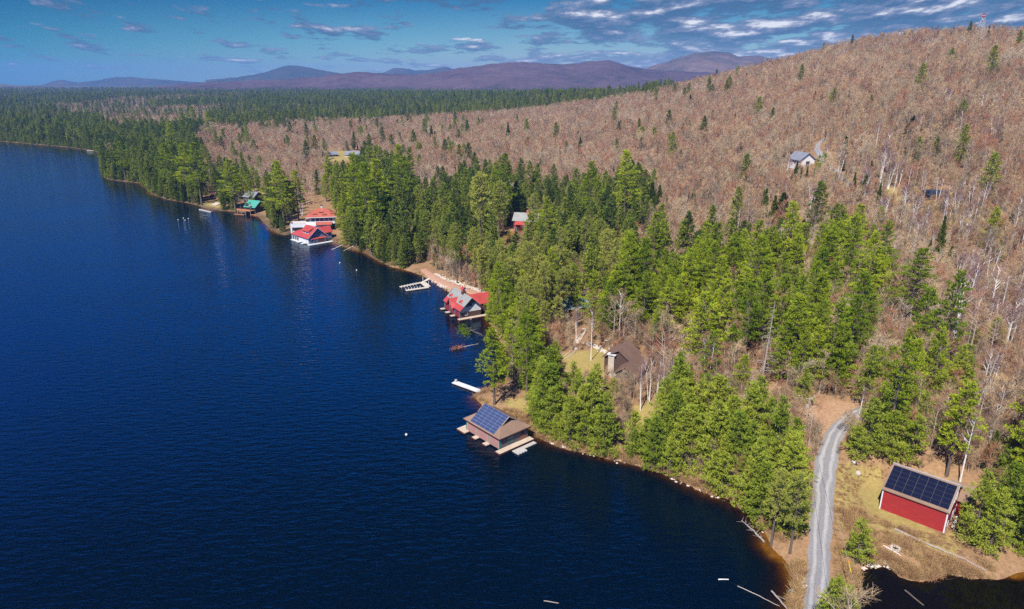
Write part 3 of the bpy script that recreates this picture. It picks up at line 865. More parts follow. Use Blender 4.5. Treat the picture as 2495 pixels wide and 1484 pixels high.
# ------------------------------------------------------------------ where each kind grows (outlines on the photograph, tested at mid crown)
ZONES = [  # name, outline
    ('young', [(1290, 905), (1400, 885), (1450, 915), (1535, 985), (1540, 1030), (1590, 1010), (1660, 935), (1730, 905), (1800, 960), (1940, 1010), (1985, 1090), (1990, 1180), (1955, 1310), (1880, 1330), (1850, 1220), (1740, 1190), (1560, 1110), (1400, 1080), (1300, 1020)]),
    ('redpine', [(1040, 470), (1130, 415), (1260, 440), (1400, 440), (1560, 440), (1590, 500), (1560, 580), (1500, 700), (1390, 760), (1330, 830), (1290, 860), (1200, 860), (1165, 740), (1120, 670), (1035, 630), (1010, 560)]),
    ('whitepine', [(1560, 560), (1700, 610), (1800, 590), (1950, 560), (2130, 610), (2150, 700), (2200, 800), (2330, 790), (2420, 930), (2400, 1090), (2100, 1110), (2050, 1090), (2110, 980), (1960, 960), (1700, 880), (1680, 800), (1560, 820), (1420, 810), (1400, 720), (1500, 690)]),
    ('shorepine', [(800, 420), (870, 370), (1000, 420), (1030, 520), (1020, 640), (960, 630), (880, 590), (820, 560), (800, 500)]),
    ('barnpine', [(2040, 1060), (2130, 960), (2300, 960), (2400, 1010), (2390, 1090), (2260, 1110), (2060, 1120)]),
    ('edgepine', [(2390, 1110), (2500, 1040), (2700, 1000), (2700, 1300), (2430, 1320), (2385, 1200)]),
    ('leftpoint', [(240, 400), (330, 340), (470, 320), (500, 400), (490, 470), (440, 480), (340, 435), (250, 425)]),
    ('house', [(500, 430), (590, 410), (640, 440), (700, 430), (735, 470), (735, 540), (640, 540), (600, 470), (560, 505), (500, 480)]),
    ('farpine', [(-400, 232), (0, 226), (300, 212), (700, 206), (1300, 205), (1560, 205), (1500, 212), (1200, 228), (900, 236), (650, 252), (520, 262), (480, 330), (380, 335), (240, 372), (0, 348), (-400, 335)]),
    ('mixed', [(500, 262), (900, 236), (1250, 226), (1600, 200), (1700, 190), (1600, 225), (1300, 245), (1000, 285), (760, 300), (520, 310)]),
    ('birchwood', [(1640, 560), (1900, 560), (2150, 600), (2150, 700), (1950, 640), (1640, 640)]),
    ('birchwood', [(2080, 400), (2320, 420), (2420, 480), (2400, 640), (2300, 620), (2100, 470)]),
    ('birchwood', [(2180, 640), (2480, 640), (2490, 1000), (2400, 880), (2280, 740)]),
    ('birchwood', [(930, 420), (1030, 430), (1020, 520), (960, 490)]),
    ('birchwood', [(1560, 860), (1700, 860), (1780, 920), (1700, 930), (1600, 950)]),
]
CLEAR = [  # no trees: outlines tested at the foot of the tree
    [(1370, 862), (1480, 848), (1500, 930), (1400, 945), (1335, 905)], [(1535, 990), (1605, 1000), (1590, 1060), (1560, 1100), (1530, 1090)],
    [(1948, 1010), (1980, 980), (2100, 985), (2100, 1015), (2045, 1060), (2040, 1130), (2150, 1145), (2330, 1180), (2420, 1200), (2470, 1420), (2495, 1500), (1900, 1600), (1935, 1360), (1970, 1290), (1975, 1150), (2000, 1080)],
    [(1160, 955), (1225, 930), (1300, 960), (1310, 1060), (1240, 1020), (1160, 1000)],
    [(985, 655), (1030, 640), (1110, 690), (1190, 720), (1190, 780), (1060, 705)],
    [(1195, 610), (1240, 545), (1285, 545), (1270, 575), (1225, 630)],
    [(705, 600), (728, 560), (735, 505), (815, 492), (820, 560), (808, 594)],
    [(590, 520), (600, 490), (630, 470), (670, 455), (680, 475), (640, 530)],
    [(485, 512), (492, 488), (535, 486), (535, 516)],
    [(805, 392), (800, 368), (868, 368), (868, 392)],
    [(1940, 420), (1955, 400), (1990, 350), (2010, 345), (2008, 380), (2055, 425), (2060, 440), (1990, 418)],
    [(2160, 492), (2165, 468), (2240, 466), (2250, 490)],
    [(1405, 800), (1435, 800), (1430, 850), (1395, 850)],
    [(1735, 545), (1785, 518), (1795, 528), (1750, 556)],
]
CLEAR = [np.array(p, float) for p in CLEAR]
BUILT = []      # (x, y, radius) of buildings and hand placed trees, filled by whoever stands there first

VIEWS = [  # what the photograph shows uncovered: outline, distance of the thing behind
    ([(1240, 600), (1248, 515), (1280, 495), (1285, 540), (1268, 556), (1258, 600)], 420), ([(1945, 412), (1950, 385), (1975, 362), (1995, 385), (1990, 412)], 470),
    ([(1478, 935), (1482, 848), (1525, 828), (1585, 870), (1585, 930), (1540, 965)], 215), ([(1390, 760), (1395, 712), (1440, 732), (1445, 762)], 290),
    ([(1070, 785), (1078, 700), (1160, 688), (1172, 785)], 280), ([(708, 602), (735, 475), (822, 470), (822, 560), (805, 595)], 440), ([(592, 527), (600, 490), (640, 488), (636, 525)], 560),
    ([(800, 392), (805, 362), (872, 360), (872, 392)], 900), ([(2140, 1310), (2150, 1118), (2352, 1160), (2352, 1310)], 140), ([(2270, 492), (2270, 470), (2300, 470), (2300, 492)], 420),
    ([(1958, 1040), (1958, 960), (1976, 960), (1976, 1040)], 175), ([(2385, 62), (2385, 25), (2402, 25), (2402, 62)], 830), ([(1110, 1110), (1120, 985), (1240, 985), (1305, 1040), (1305, 1110)], 170),
    ([(1960, 1484), (1975, 1200), (2000, 1090), (2045, 1025), (2090, 1000), (2095, 1015), (2045, 1060), (2020, 1120), (2035, 1200), (2020, 1484)], 190),
    ([(1408, 838), (1405, 800), (1430, 800), (1430, 838)], 215), ([(1368, 880), (1405, 845), (1490, 850), (1490, 880), (1400, 905)], 230), ([(1860, 945), (1850, 850), (1885, 735), (1905, 735), (1890, 850), (1875, 945)], 190),
    ([(970, 712), (975, 680), (1050, 672), (1175, 705), (1160, 735)], 305), ([(2288, 652), (2290, 605), (2303, 605), (2303, 652)], 280),
]
def in_view(x, y, z, h):
    bad = np.zeros(x.shape, bool)
    for f in (0.25, 0.5, 0.75, 0.98):
        for e in (-3.2, 0.0, 3.2):
            px, py = project(x + e, y, z + h * f)
            for poly, yy in VIEWS: bad |= (y < yy) & inside(np.array(poly, float), px, py)
    return bad
def blocked(x, y):
    r = np.zeros(x.shape, bool)
    for bx, by, br in BUILT: r |= (x - bx) ** 2 + (y - by) ** 2 < br * br
    return r

# hand placed trees: kind, x of the top, y of the top, y of the foot (all read off the photograph), width factor
KEY = [
    ('white_pine', 1203, 798, 986, 1.15), ('white_pine', 1285, 770, 975, 1.0), ('white_pine', 1212, 640, 820, 1.0),
    ('white_pine', 888, 342, 600, 1.0), ('white_pine', 915, 350, 585, 1.0), ('white_pine', 860, 372, 560, 1.0), ('white_pine', 972, 350, 520, 0.9), ('white_pine', 995, 360, 500, 0.8),
    ('white_pine', 1228, 335, 555, 0.9), ('white_pine', 558, 388, 517, 1.25), ('white_pine', 676, 392, 560, 1.0), ('white_pine', 716, 415, 550, 1.0), ('white_pine', 645, 430, 545, 0.9),
    ('white_pine', 795, 378, 480, 0.8), ('white_pine', 467, 245, 330, 1.1), ('white_pine', 505, 268, 350, 1.0), ('white_pine', 440, 262, 340, 1.0), ('white_pine', 412, 300, 400, 1.0),
    ('white_pine', 470, 345, 500, 1.1), ('white_pine', 440, 350, 490, 1.0), ('white_pine', 395, 350, 478, 1.0), ('white_pine', 290, 345, 440, 1.1), ('white_pine', 262, 352, 432, 0.9),
    ('white_pine', 1440, 395, 570, 0.9), ('white_pine', 1530, 368, 560, 1.15), ('white_pine', 1565, 308, 352, 1.5), ('white_pine', 1595, 310, 350, 1.5),
    ('white_pine', 2245, 605, 800, 1.35), ('white_pine', 1720, 715, 905, 1.5), ('white_pine', 1760, 625, 800, 1.0), ('white_pine', 1835, 690, 900, 1.0), ('white_pine', 1955, 720, 935, 1.2), ('white_pine', 1925, 760, 940, 1.0),
    ('white_pine', 1795, 565, 720, 1.1), ('white_pine', 1880, 552, 700, 1.0), ('white_pine', 1950, 570, 720, 1.0), ('white_pine', 2005, 600, 760, 1.0), ('white_pine', 2110, 665, 880, 1.1), ('white_pine', 2090, 720, 930, 1.1), ('white_pine', 2060, 790, 960, 1.0),
    ('white_pine', 1700, 600, 740, 1.0), ('white_pine', 1600, 520, 680, 1.0), ('white_pine', 2360, 925, 1158, 1.15), ('white_pine', 2300, 800, 990, 1.0), ('white_pine', 2240, 830, 1010, 1.0), ('white_pine', 2200, 900, 1060, 1.0),
    ('red_pine', 1955, 1150, 1348, 1.0), ('red_pine', 1905, 1140, 1330, 0.9), ('red_pine', 1168, 420, 640, 1.0), ('red_pine', 1215, 440, 600, 1.0), ('red_pine', 1240, 560, 607, 0.7),
    ('red_pine', 1495, 920, 1000, 1.1), ('spruce', 1352, 845, 915, 1.2),
    ('spruce', 1238, 298, 352, 2.3), ('spruce', 1010, 322, 365, 1.5), ('spruce', 1050, 305, 355, 1.5), ('spruce', 1590, 442, 520, 1.35), ('spruce', 1608, 450, 520, 1.2), ('spruce', 1692, 458, 505, 1.2), ('spruce', 1712, 462, 505, 1.4),
    ('spruce', 1910, 468, 560, 1.9), ('spruce', 1890, 475, 545, 1.3), ('spruce', 2056, 518, 575, 1.7), ('spruce', 2305, 525, 640, 0.8), ('spruce', 2270, 580, 640, 0.8), ('spruce', 2283, 590, 645, 0.8), ('spruce', 2322, 600, 650, 1.6), ('spruce', 2468, 520, 565, 1.9),
    ('spruce', 2225, 282, 335, 1.9), ('spruce', 2183, 305, 345, 0.8), ('spruce', 1805, 345, 388, 1.4), ('spruce', 1660, 363, 408, 0.9), ('spruce', 1752, 375, 400, 0.8), ('spruce', 1415, 333, 385, 1.2), ('spruce', 1280, 325, 352, 0.9), ('spruce', 1313, 327, 358, 0.8), ('spruce', 1245, 325, 350, 0.8),
    ('spruce', 1943, 392, 440, 1.0), ('spruce', 1955, 408, 438, 0.7), ('spruce', 1969, 405, 440, 0.8), ('spruce', 1985, 412, 445, 0.6), ('spruce', 2040, 418, 450, 1.1), ('spruce', 2063, 415, 448, 0.9), ('spruce', 2085, 420, 465, 0.9),
    ('young_pine', 2012, 372, 418, 1.3), ('young_pine', 1998, 378, 412, 1.0), ('spruce', 2148, 445, 510, 0.8), ('spruce', 2178, 470, 505, 0.6), ('spruce', 1683, 230, 262, 1.6), ('spruce', 1600, 236, 262, 1.2), ('spruce', 2070, 213, 240, 1.4), ('spruce', 1988, 222, 250, 1.3), ('spruce', 2005, 218, 245, 1.3), ('spruce', 2270, 268, 295, 1.2),
    ('spruce', 2223, 62, 90, 0.9), ('spruce', 1640, 298, 325, 1.5), ('spruce', 1665, 300, 330, 1.2), ('spruce', 1680, 292, 325, 1.2), ('spruce', 1860, 240, 262, 1.0),
    ('young_pine', 2105, 1262, 1372, 1.0), ('young_pine', 2045, 1405, 1515, 1.0), ('young_pine', 2075, 1425, 1520, 0.8), ('young_pine', 2412, 1150, 1320, 1.0), ('young_pine', 2450, 1190, 1345, 1.0), ('young_pine', 2485, 1130, 1300, 1.0),
    ('young_pine', 2135, 970, 1100, 1.3), ('young_pine', 2185, 1000, 1118, 1.3), ('young_pine', 2098, 1040, 1115, 1.2), ('young_pine', 2240, 1010, 1120, 1.2),
    ('young_pine', 1675, 905, 1010, 1.2), ('young_pine', 1400, 880, 960, 1.0), ('young_pine', 1455, 885, 975, 1.0),
    ('red_pine', 1300, 512, 622, 1.0), ('white_pine', 1318, 520, 625, 1.1), ('white_pine', 604, 425, 512, 0.8),
    ('white_pine', 836, 468, 588, 1.0), ('white_pine', 855, 452, 575, 1.0), ('young_pine', 838, 540, 594, 1.1), ('white_pine', 700, 440, 556, 1.0), ('white_pine', 728, 446, 500, 0.9), ('young_pine', 826, 505, 560, 1.1), ('white_pine', 790, 425, 492, 0.9), ('white_pine', 810, 435, 500, 0.9),
    ('white_pine', 1402, 640, 780, 1.0), ('white_pine', 1448, 660, 800, 1.0), ('red_pine', 1375, 650, 790, 1.0), ('red_pine', 1300, 470, 600, 1.0), ('white_pine', 1330, 480, 610, 1.0), ('red_pine', 1208, 470, 600, 1.0), ('birch_tree', 1408, 745, 830, 0.7),
    ('birch_tree', 1655, 862, 965, 0.9), ('birch_tree', 1618, 878, 985, 0.8), ('birch_tree', 1605, 872, 975, 0.8), ('bare_tree', 1575, 800, 850, 1.0), ('bare_tree', 1640, 790, 860, 1.0), ('bare_tree', 1600, 770, 840, 1.0), ('bare_tree', 1690, 800, 880, 1.0),
    ('birch_tree', 1590, 865, 982, 0.9), ('birch_tree', 1640, 868, 960, 0.9), ('birch_tree', 1515, 705, 838, 1.0), ('birch_tree', 1445, 750, 878, 0.8), ('birch_tree', 1570, 880, 1000, 0.7), ('birch_tree', 2165, 320, 465, 0.8), ('birch_tree', 1360, 850, 900, 0.8),
    ('birch_tree', 2190, 395, 465, 0.9), ('birch_tree', 2222, 400, 470, 0.9), ('birch_tree', 2258, 410, 478, 0.9), ('birch_tree', 1925, 380, 430, 1.0), ('birch_tree', 2020, 350, 385, 0.7), ('birch_tree', 2240, 680, 790, 1.2), ('birch_tree', 2370, 660, 850, 1.2), ('birch_tree', 2440, 640, 780, 1.2),
    ('birch_tree', 2380, 1000, 1180, 1.0), ('birch_tree', 2440, 980, 1100, 1.0), ('birch_tree', 730, 455, 525, 1.0), ('birch_tree', 1690, 930, 1000, 0.8), ('birch_tree', 1735, 920, 985, 0.8), ('birch_tree', 1775, 900, 985, 0.9), ('birch_tree', 1810, 940, 1000, 0.8), ('birch_tree', 2105, 935, 1008, 0.9), ('birch_tree', 2295, 430, 500, 1.0), ('birch_tree', 2390, 460, 560, 1.0),
]
TREES = []      # (kind, proto index, x, y, z, scale, width, rot)
def place_key():
    for kind, px, yt, yb, wf in KEY:
        # the foot sits below the crown; tall trees lean away from the picture's middle as the lens makes them
        for it in range(5):
            if it == 0: fx = px
            p = on(fx, yb)
            depth = p[1] * CP - (p[2] - CAM_H) * SP
            # height that brings the top to yt
            lo, hi = 2.0, 45.0
            for _ in range(30):
                m = (lo + hi) / 2
                if project(p[0], p[1], p[2] + m)[1] > yt: lo = m
                else: hi = m
            tx = project(p[0], p[1], p[2] + lo)[0]
            fx += (px - tx)
        ps = PROTO[kind]
        i = min(range(len(ps)), key=lambda k: abs(ps[k][2] - lo) + 2.5 * random.random())
        sc = lo / ps[i][2]
        TREES.append((kind, i, p[0], p[1], p[2] - 0.1, sc, sc * wf if sc < 1.6 else sc * min(wf, 1.0), random.random() * 6.28))
        BUILT.append((p[0], p[1], 2.6 if p[1] < 300 else 4.0))

def forest():
    rng = np.random.default_rng(42)
    def cand(y0, y1, sp):
        ys = np.arange(y0, y1, sp); out = []
        for y in ys:
            hw = y * 0.86 + 30
            xs = np.arange(-hw, hw, sp)
            out.append(np.stack([xs, np.full(len(xs), y)], 1))
        P = np.concatenate(out)
        return P + rng.uniform(-0.48, 0.48, P.shape) * sp
    bare_p, con_p, singles = [], [], []
    for (y0, y1, sp, hmid) in ((85, 460, 3.6, 8), (460, 1400, 5.2, 9), (1400, 3000, 10.5, 10), (3000, 5200, 19, 10)):
        P = cand(y0, y1, sp)
        x, y = P[:, 0], P[:, 1]
        d = shore_dist(x, y)
        k = d > 0.45
        x, y, d = x[k], y[k], d[k]
        z = height(x, y)
        px, py = project(x, y, z + hmid)
        jx = 3.2e4 / np.maximum(y, 200); wxx = fbm(x / 35, y / 35, 3); wyy = fbm(x / 35 + 40, y / 35, 3)
        px0, py0 = px, py; px = px + wxx * jx * 1.1 + rng.normal(size=len(x)) * jx * 0.10; py = py + (wyy * jx + rng.normal(size=len(x)) * jx * 0.08) * np.clip(500 / y, 0.2, 0.7)
        fx, fy = project(x, y, z)
        k = (px > -260) & (px < W + 260) & (py > 40) & (fy < HH + 160)
        # behind the crest of the near hill nothing shows
        yr = np.interp(x / y, U_T, YR_T)
        k &= (y < yr + 90) | (x / y < 0.24)
        x, y, z, d, px, py, fx, fy, px0 = (a[k] for a in (x, y, z, d, px, py, fx, fy, px0))
        clear = blocked(x, y)
        dotted = inside(np.array([(1560, 430), (1900, 400), (2480, 380), (2480, 680), (2150, 620), (1700, 600)], float), px0, fy)
        if y0 < 1400:
            for c in CLEAR: clear |= inside(c, fx, fy)
        seen = in_view(x, y, z, np.full(len(x), 16.0)) if y0 < 900 else np.zeros(len(x), bool)
        zone = np.full(len(x), 'bare', dtype=object)
        for nm, poly in reversed(ZONES):
            zone[inside(np.array(poly, float), px, py)] = nm
        clump = vnoise(x / 26.0, y / 26.0); clump2 = vnoise(x / 60.0 + 9, y / 60.0); band = 0.56 + 1.3 * fbm(x / 420.0 + 3, y / 800.0, 3)
        r = rng.random(len(x)); r2 = rng.random(len(x))
        area = sp * sp
        for i in range(len(x)):
            if clear[i] or seen[i]: continue
            zn = zone[i]; a = area
            kind = None
            if zn == 'young':
                kind = 'young_pine' if r[i] < a / 12.5 else ('birch_tree' if r[i] > 0.975 else ('bare_tree' if r[i] > 0.93 else None))
            elif zn == 'redpine':
                kind = 'red_pine' if r[i] < a / 44 else ('white_pine' if r[i] < a / 33 else ('bare_tree' if r[i] > 0.86 else None))
            elif zn == 'whitepine':
                kind = ('white_pine' if r[i] < a / (48 if clump[i] > 0.42 else 130) else ('young_pine' if r[i] < a / 42 else ('bare_tree' if r[i] > 0.62 else ('birch_tree' if r[i] > 0.62 else None))))
            elif zn in ('shorepine', 'leftpoint'):
                kind = 'white_pine' if r[i] < a / 52 else ('red_pine' if r[i] < a / 42 else ('young_pine' if r[i] < a / 34 else ('bare_tree' if r[i] > 0.93 else None)))
            elif zn == 'house':
                kind = 'white_pine' if r[i] < a / 75 else ('bare_tree' if r[i] > 0.85 else ('young_pine' if r[i] < a / 55 else None))
            elif zn in ('barnpine', 'edgepine'):
                kind = 'young_pine' if r[i] < a / 24 else ('white_pine' if r[i] < a / 20 else ('bare_tree' if r[i] > 0.88 else None))
            elif zn == 'farpine':
                kind = 'conifer' if r[i] < a / (38 if sp < 10 else 75) * (1.2 if band[i] > 0.42 else 0.12) else ('bare_tree' if r[i] > (0.9 if band[i] > 0.42 else 0.3) else None)
            elif zn == 'mixed':
                kind = 'conifer' if (clump[i] > 0.46 and r[i] < a / 38) or r[i] < a / 170 else ('bare_tree' if r[i] > 1 - a / 42 else None)
            elif zn == 'birchwood':
                kind = 'birch_tree' if r[i] < a / 75 else ('bare_tree' if r[i] < a / 32 else ('young_pine' if r[i] > 0.985 else None))
            else:
                dens = (44 if clump[i] > 0.35 else 62) if sp < 10 else 95
                kind = 'bare_tree' if r[i] < a / dens else None
                if y[i] < 1250 and r[i] > 1 - a / (520 if dotted[i] else (1900 if px0[i] > 1150 else 420)): kind = 'spruce' if r2[i] < 0.7 else 'young_pine'
                if y[i] < 520 and r2[i] > 0.993: kind = 'birch_tree'
                if y0 >= 1400:
                    kind = 'conifer' if band[i] > 0.45 and r[i] < 0.8 else ('bare_tree' if r[i] < 0.75 else None)
            # conifers fringe every shore
            if kind == 'bare_tree' and d[i] < 10 and r2[i] < 0.5 and 300 < y[i] < 1400: kind = 'conifer' if y[i] > 600 else 'white_pine'
            if kind is None: continue
            s = 0.55 + 0.72 * r2[i] if kind != 'bare_tree' else 0.78 + 0.42 * r2[i]
            if kind == 'white_pine' and zn in ('whitepine',): s *= 0.98
            if kind == 'bare_tree' and zn != 'bare': s *= 0.85
            if kind == 'spruce': s *= 0.72
            if zn == 'redpine': s *= 0.95
            if zn == 'young': s = 0.95 + 0.5 * r2[i]
            rot = rng.random() * 6.28
            row = (kind, x[i], y[i], z[i] - 0.15, s, rot)
            depth = y[i] * CP - (z[i] - CAM_H) * SP
            if kind == 'bare_tree': bare_p.append((depth, row))
            elif kind == 'conifer': con_p.append((depth, row))
            else: singles.append((depth, row))
    # evergreens crowd the waterline
    pts = lake_poly[18:-4]
    seg = np.linalg.norm(np.diff(pts, axis=0), axis=1); cs = np.r_[0, np.cumsum(seg)]
    for sp, off in ((2.6, 1.2), (3.2, 3.5)):
        s_ = np.arange(0, cs[-1], sp) + rng.uniform(-1, 1, len(np.arange(0, cs[-1], sp)))
        X = np.interp(s_, cs, pts[:, 0]); Y = np.interp(s_, cs, pts[:, 1])
        best = None
        a = rng.random((8, len(X))) * 2 * PI
        D = np.stack([shore_dist(X + off * 1.6 * np.cos(q), Y + off * 1.6 * np.sin(q)) for q in a])
        j = np.argmin(abs(D - off), 0); A = a[j, np.arange(len(X))]; dd = D[j, np.arange(len(X))]
        X = X + off * 1.6 * np.cos(A); Y = Y + off * 1.6 * np.sin(A); Z = height(X, Y)
        fx, fy = project(X, Y, Z)
        bad = blocked(X, Y) | (dd < 0.5) | in_view(X, Y, Z, np.full(len(X), 12.0))
        for c in CLEAR: bad |= inside(c, fx, fy)
        for i in range(len(X)):
            if bad[i] or rng.random() < 0.18: continue
            depth = Y[i] * CP - (Z[i] - CAM_H) * SP
            kind = 'conifer' if Y[i] > 560 else ('young_pine' if rng.random() < 0.6 else 'white_pine')
            row = ('fringe' if kind == 'conifer' else kind, X[i], Y[i], Z[i] - 0.15, rng.uniform(0.5, 1.0), rng.random() * 6.28)
            (con_p if kind == 'conifer' else singles).append((depth, row))
    return bare_p, con_p, singles

LIMIT = {'white_pine': 210, 'red_pine': 130, 'young_pine': 230, 'spruce': 150, 'birch_tree': 160}
def grow():
    bare_p, con_p, singles = forest()
    def vis(row):
        px, py = project(row[1], row[2], row[3] + 6)
        return -40 < px < W + 40 and -20 < py < HH + 60
    by = {}
    for dpt, row in singles: by.setdefault(row[0], []).append((dpt, row))
    used = {}
    for t in TREES: used[t[0]] = used.get(t[0], 0) + 1
    for kind, lst in by.items():
        lst.sort(key=lambda q: q[0])
        room = LIMIT[kind] - used.get(kind, 0)
        for dpt, row in lst:
            if room > 0 and vis(row):
                TREES.append((kind, int(RNG.integers(len(PROTO[kind]))), *row[1:4], row[4], row[4] * RNG.uniform(0.9, 1.1), row[5])); room -= 1
            elif kind == 'birch_tree': bare_p.append((dpt, ('bare_tree',) + row[1:]))
            else: con_p.append((dpt, (('conifer' if kind != 'spruce' else 'spruce'),) + row[1:]))
    bare_p.sort(key=lambda q: q[0])
    n = 0; rest = []
    for dpt, row in bare_p:
        if n < 290 and vis(row):
            TREES.append(('bare_tree', int(RNG.integers(len(PROTO['bare_tree']))), *row[1:4], row[4], row[4] * RNG.uniform(0.9, 1.15), row[5])); n += 1
        else: rest.append(row)
    print('bare mass', len(rest), 'conifer mass', len(con_p), 'single trees', len(TREES))
    scatter('bare_woods', 'bare', [r[1:4] for r in rest], RNG.integers(0, 4, len(rest)), [r[5] for r in rest], [r[4] for r in rest],
            'leafless brown and grey hardwood forest covering the hillside', 'forest')
    ci = [int(RNG.integers(6, 9)) if r[0] == 'fringe' else (int(RNG.integers(4, 6)) if r[0] == 'spruce' or RNG.random() < 0.18 else int(RNG.choice([0, 1, 2, 3, 6, 7, 8]))) for _, r in con_p]
    scatter('evergreen_woods', 'conifer', [r[1:4] for _, r in con_p], ci, [r[5] for _, r in con_p], [r[4] for _, r in con_p],
            'dark green evergreen forest stretching to the far hills', 'forest')

KIND_NAME = {'white_pine': 'pine_tree', 'red_pine': 'red_pine', 'young_pine': 'young_pine', 'spruce': 'spruce_tree', 'bare_tree': 'bare_tree', 'birch_tree': 'birch_tree'}
def plant_singles():
    for kind, i, x, y, z, sc, wf, rot in TREES:
        t, c, H = PROTO[kind][i]
        root = bpy.data.objects.new(KIND_NAME[kind], None); COL.objects.link(root)
        root.location = (x, y, z); root.rotation_euler = (0, 0, rot); root.scale = (wf, wf, sc)
        for nm, me in (('trunk', t), ('crown', c)):
            o = bpy.data.objects.new(nm, me); COL.objects.link(o); o.parent = root
        PLANTED.append((kind, root, H * sc, wf))
PLANTED = []

def undergrowth():
    rng = np.random.default_rng(77)
    # dry brush along the banks and in the rough grass of the causeway
    n = 110000
    y = np.where(rng.random(n) < 0.5, rng.uniform(85, 170, n), rng.uniform(85, 420, n)); x = rng.uniform(-0.85, 0.85, n) * y
    d = shore_dist(x, y); z = height(x, y)
    fx, fy = project(x, y, z)
    k = (d > 0.1) & (fx > -50) & (fx < W + 60) & (fy < HH + 80)
    near = np.zeros(n, bool)
    near |= (d < 2.6) & (rng.random(n) < 0.85)
    yard = inside(np.array([(2020, 1240), (2150, 1250), (2300, 1320), (2495, 1330), (2495, 1484), (1900, 1484), (1930, 1360), (1960, 1340), (1962, 1484), (2030, 1484)], float), fx, fy)
    near |= yard & (rng.random(n) < 0.30) & (vnoise(x / 3, y / 3) > 0.45)
    rd = np.zeros(n, bool)
    for o in bpy.data.objects:
        if o.name.startswith('road') or o.name.startswith('path'):
            co = np.empty(len(o.data.vertices) * 3, np.float32); o.data.vertices.foreach_get('co', co); co = co.reshape(-1, 3)[4::9][::3]
            wid = 2.55
            for q in co: rd |= (x - q[0]) ** 2 + (y - q[1]) ** 2 < wid * wid
    free = ~rd & ~blocked(x, y)
    for pth, wd_ in (([(2180, 1291), (2230, 1315), (2290, 1340), (2350, 1365), (2400, 1392)], 1.1), ([(2181, 1338), (2182, 1338)], 1.6), ([(2152, 1330), (2190, 1352), (2236, 1383)], 0.9)):
        q = np.array([on(*a)[:2] for a in pth])
        for a, b in zip(q[:-1], q[1:]):
            v = b - a; t = np.clip(((x - a[0]) * v[0] + (y - a[1]) * v[1]) / (v @ v + 1e-9), 0, 1)
            free &= np.hypot(x - a[0] - t * v[0], y - a[1] - t * v[1]) > wd_
    k0 = k & near & free
    lawn = inside(np.array([(2030, 1110), (2160, 1130), (2420, 1230), (2480, 1420), (2300, 1440), (2040, 1484), (2025, 1300)], float), fx, fy) | inside(np.array([(1225, 960), (1300, 965), (1310, 1050), (1240, 1015)], float), fx, fy)
    lawn &= (rng.random(n) < 0.8) & (vnoise(x / 2.2 + 7, y / 2.2) > 0.30)
    k1 = k & lawn & free & ~k0
    m_ = k0 | k1
    P = np.stack([x, y, z - 0.05], 1)[m_]
    sz = np.where(k1, rng.uniform(0.14, 0.36, n), rng.uniform(0.35, 0.95, n))[m_]
    scatter('undergrowth', 'brush', P, rng.integers(0, 3, len(P)), rng.random(len(P)) * 6.28, sz,
            'dry tan brush and dead grass along the banks', 'undergrowth')
    n = 26000
    y = rng.uniform(120, 620, n); x = rng.uniform(-0.2, 0.85, n) * y
    d = shore_dist(x, y); z = height(x, y)
    fx, fy = project(x, y, z)
    k = (d > 3) & (fx > -50) & (fx < W + 60) & (fy < HH + 80) & ~blocked(x, y)
    for c in CLEAR: k &= ~inside(c, fx, fy)
    P = np.stack([x, y, z - 0.05], 1)[k]
    scatter('saplings', 'sapling', P, rng.integers(0, 3, len(P)), rng.random(len(P)) * 6.28, rng.uniform(0.5, 1.2, len(P)),
            'thin leafless saplings filling the gaps under the trees', 'undergrowth')
    print('brush', len(P))
# ------------------------------------------------------------------ building kit
M['white'] = paint('white_paint', (0.66, 0.66, 0.66), (0.50, 0.505, 0.51), 0.9, 0.6)
M['glass'] = paint('window_glass', (0.035, 0.045, 0.055), (0.06, 0.075, 0.09), 0.8, 0.12, spec=0.6)
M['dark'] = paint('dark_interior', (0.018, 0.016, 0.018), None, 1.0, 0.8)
M['green_trim'] = paint('green_trim_paint', (0.035, 0.17, 0.14), (0.025, 0.12, 0.10), 2.0, 0.6)
M['mauve'] = clapboard('mauve_door_boards', (0.37, 0.19, 0.165), 0.3, 0.35)
M['grey_shingle'] = shingle('grey_wall_shingle', (0.13, 0.115, 0.115), 0.35)
M['brown_roof'] = shingle('brown_roof_shingle', (0.235, 0.150, 0.105), 0.3)
M['camp_roof'] = shingle('dark_brown_roof_shingle', (0.170, 0.105, 0.080), 0.3)
M['barn_roof'] = shingle('tan_brown_roof_shingle', (0.225, 0.150, 0.105), 0.3)
M['fascia'] = paint('dark_red_fascia', (0.085, 0.028, 0.026), None, 2.0, 0.7)
M['deck'] = paint('pale_deck_boards', (0.54, 0.44, 0.33), (0.38, 0.29, 0.21), 0.9, 0.8, stretch=(1, 6, 1))
M['old_deck'] = paint('weathered_deck_boards', (0.46, 0.43, 0.38), (0.32, 0.29, 0.25), 0.9, 0.85, stretch=(6, 1, 1))
M['dock_wood'] = paint('bleached_dock_boards', (0.56, 0.50, 0.43), (0.42, 0.36, 0.30), 0.8, 0.85, stretch=(1, 5, 1))
M['brown_door'] = paint('red_brown_door', (0.26, 0.10, 0.055), (0.20, 0.07, 0.04), 2.0, 0.6)
M['barn_red'] = clapboard('red_clapboard', (0.32, 0.028, 0.028), 0.20, 0.5)
M['red_metal'] = paint('red_metal_roof', (0.40, 0.062, 0.055), (0.32, 0.045, 0.042), 0.5, 0.45, spec=0.4)
M['red_roof'] = shingle('faded_red_roof', (0.36, 0.098, 0.066), 0.3)
M['grey_roof'] = paint('grey_metal_roof', (0.27, 0.275, 0.255), (0.215, 0.22, 0.205), 0.5, 0.5, spec=0.4)
M['blue_grey'] = clapboard('blue_grey_clapboard', (0.17, 0.23, 0.33), 0.2, 0.3)
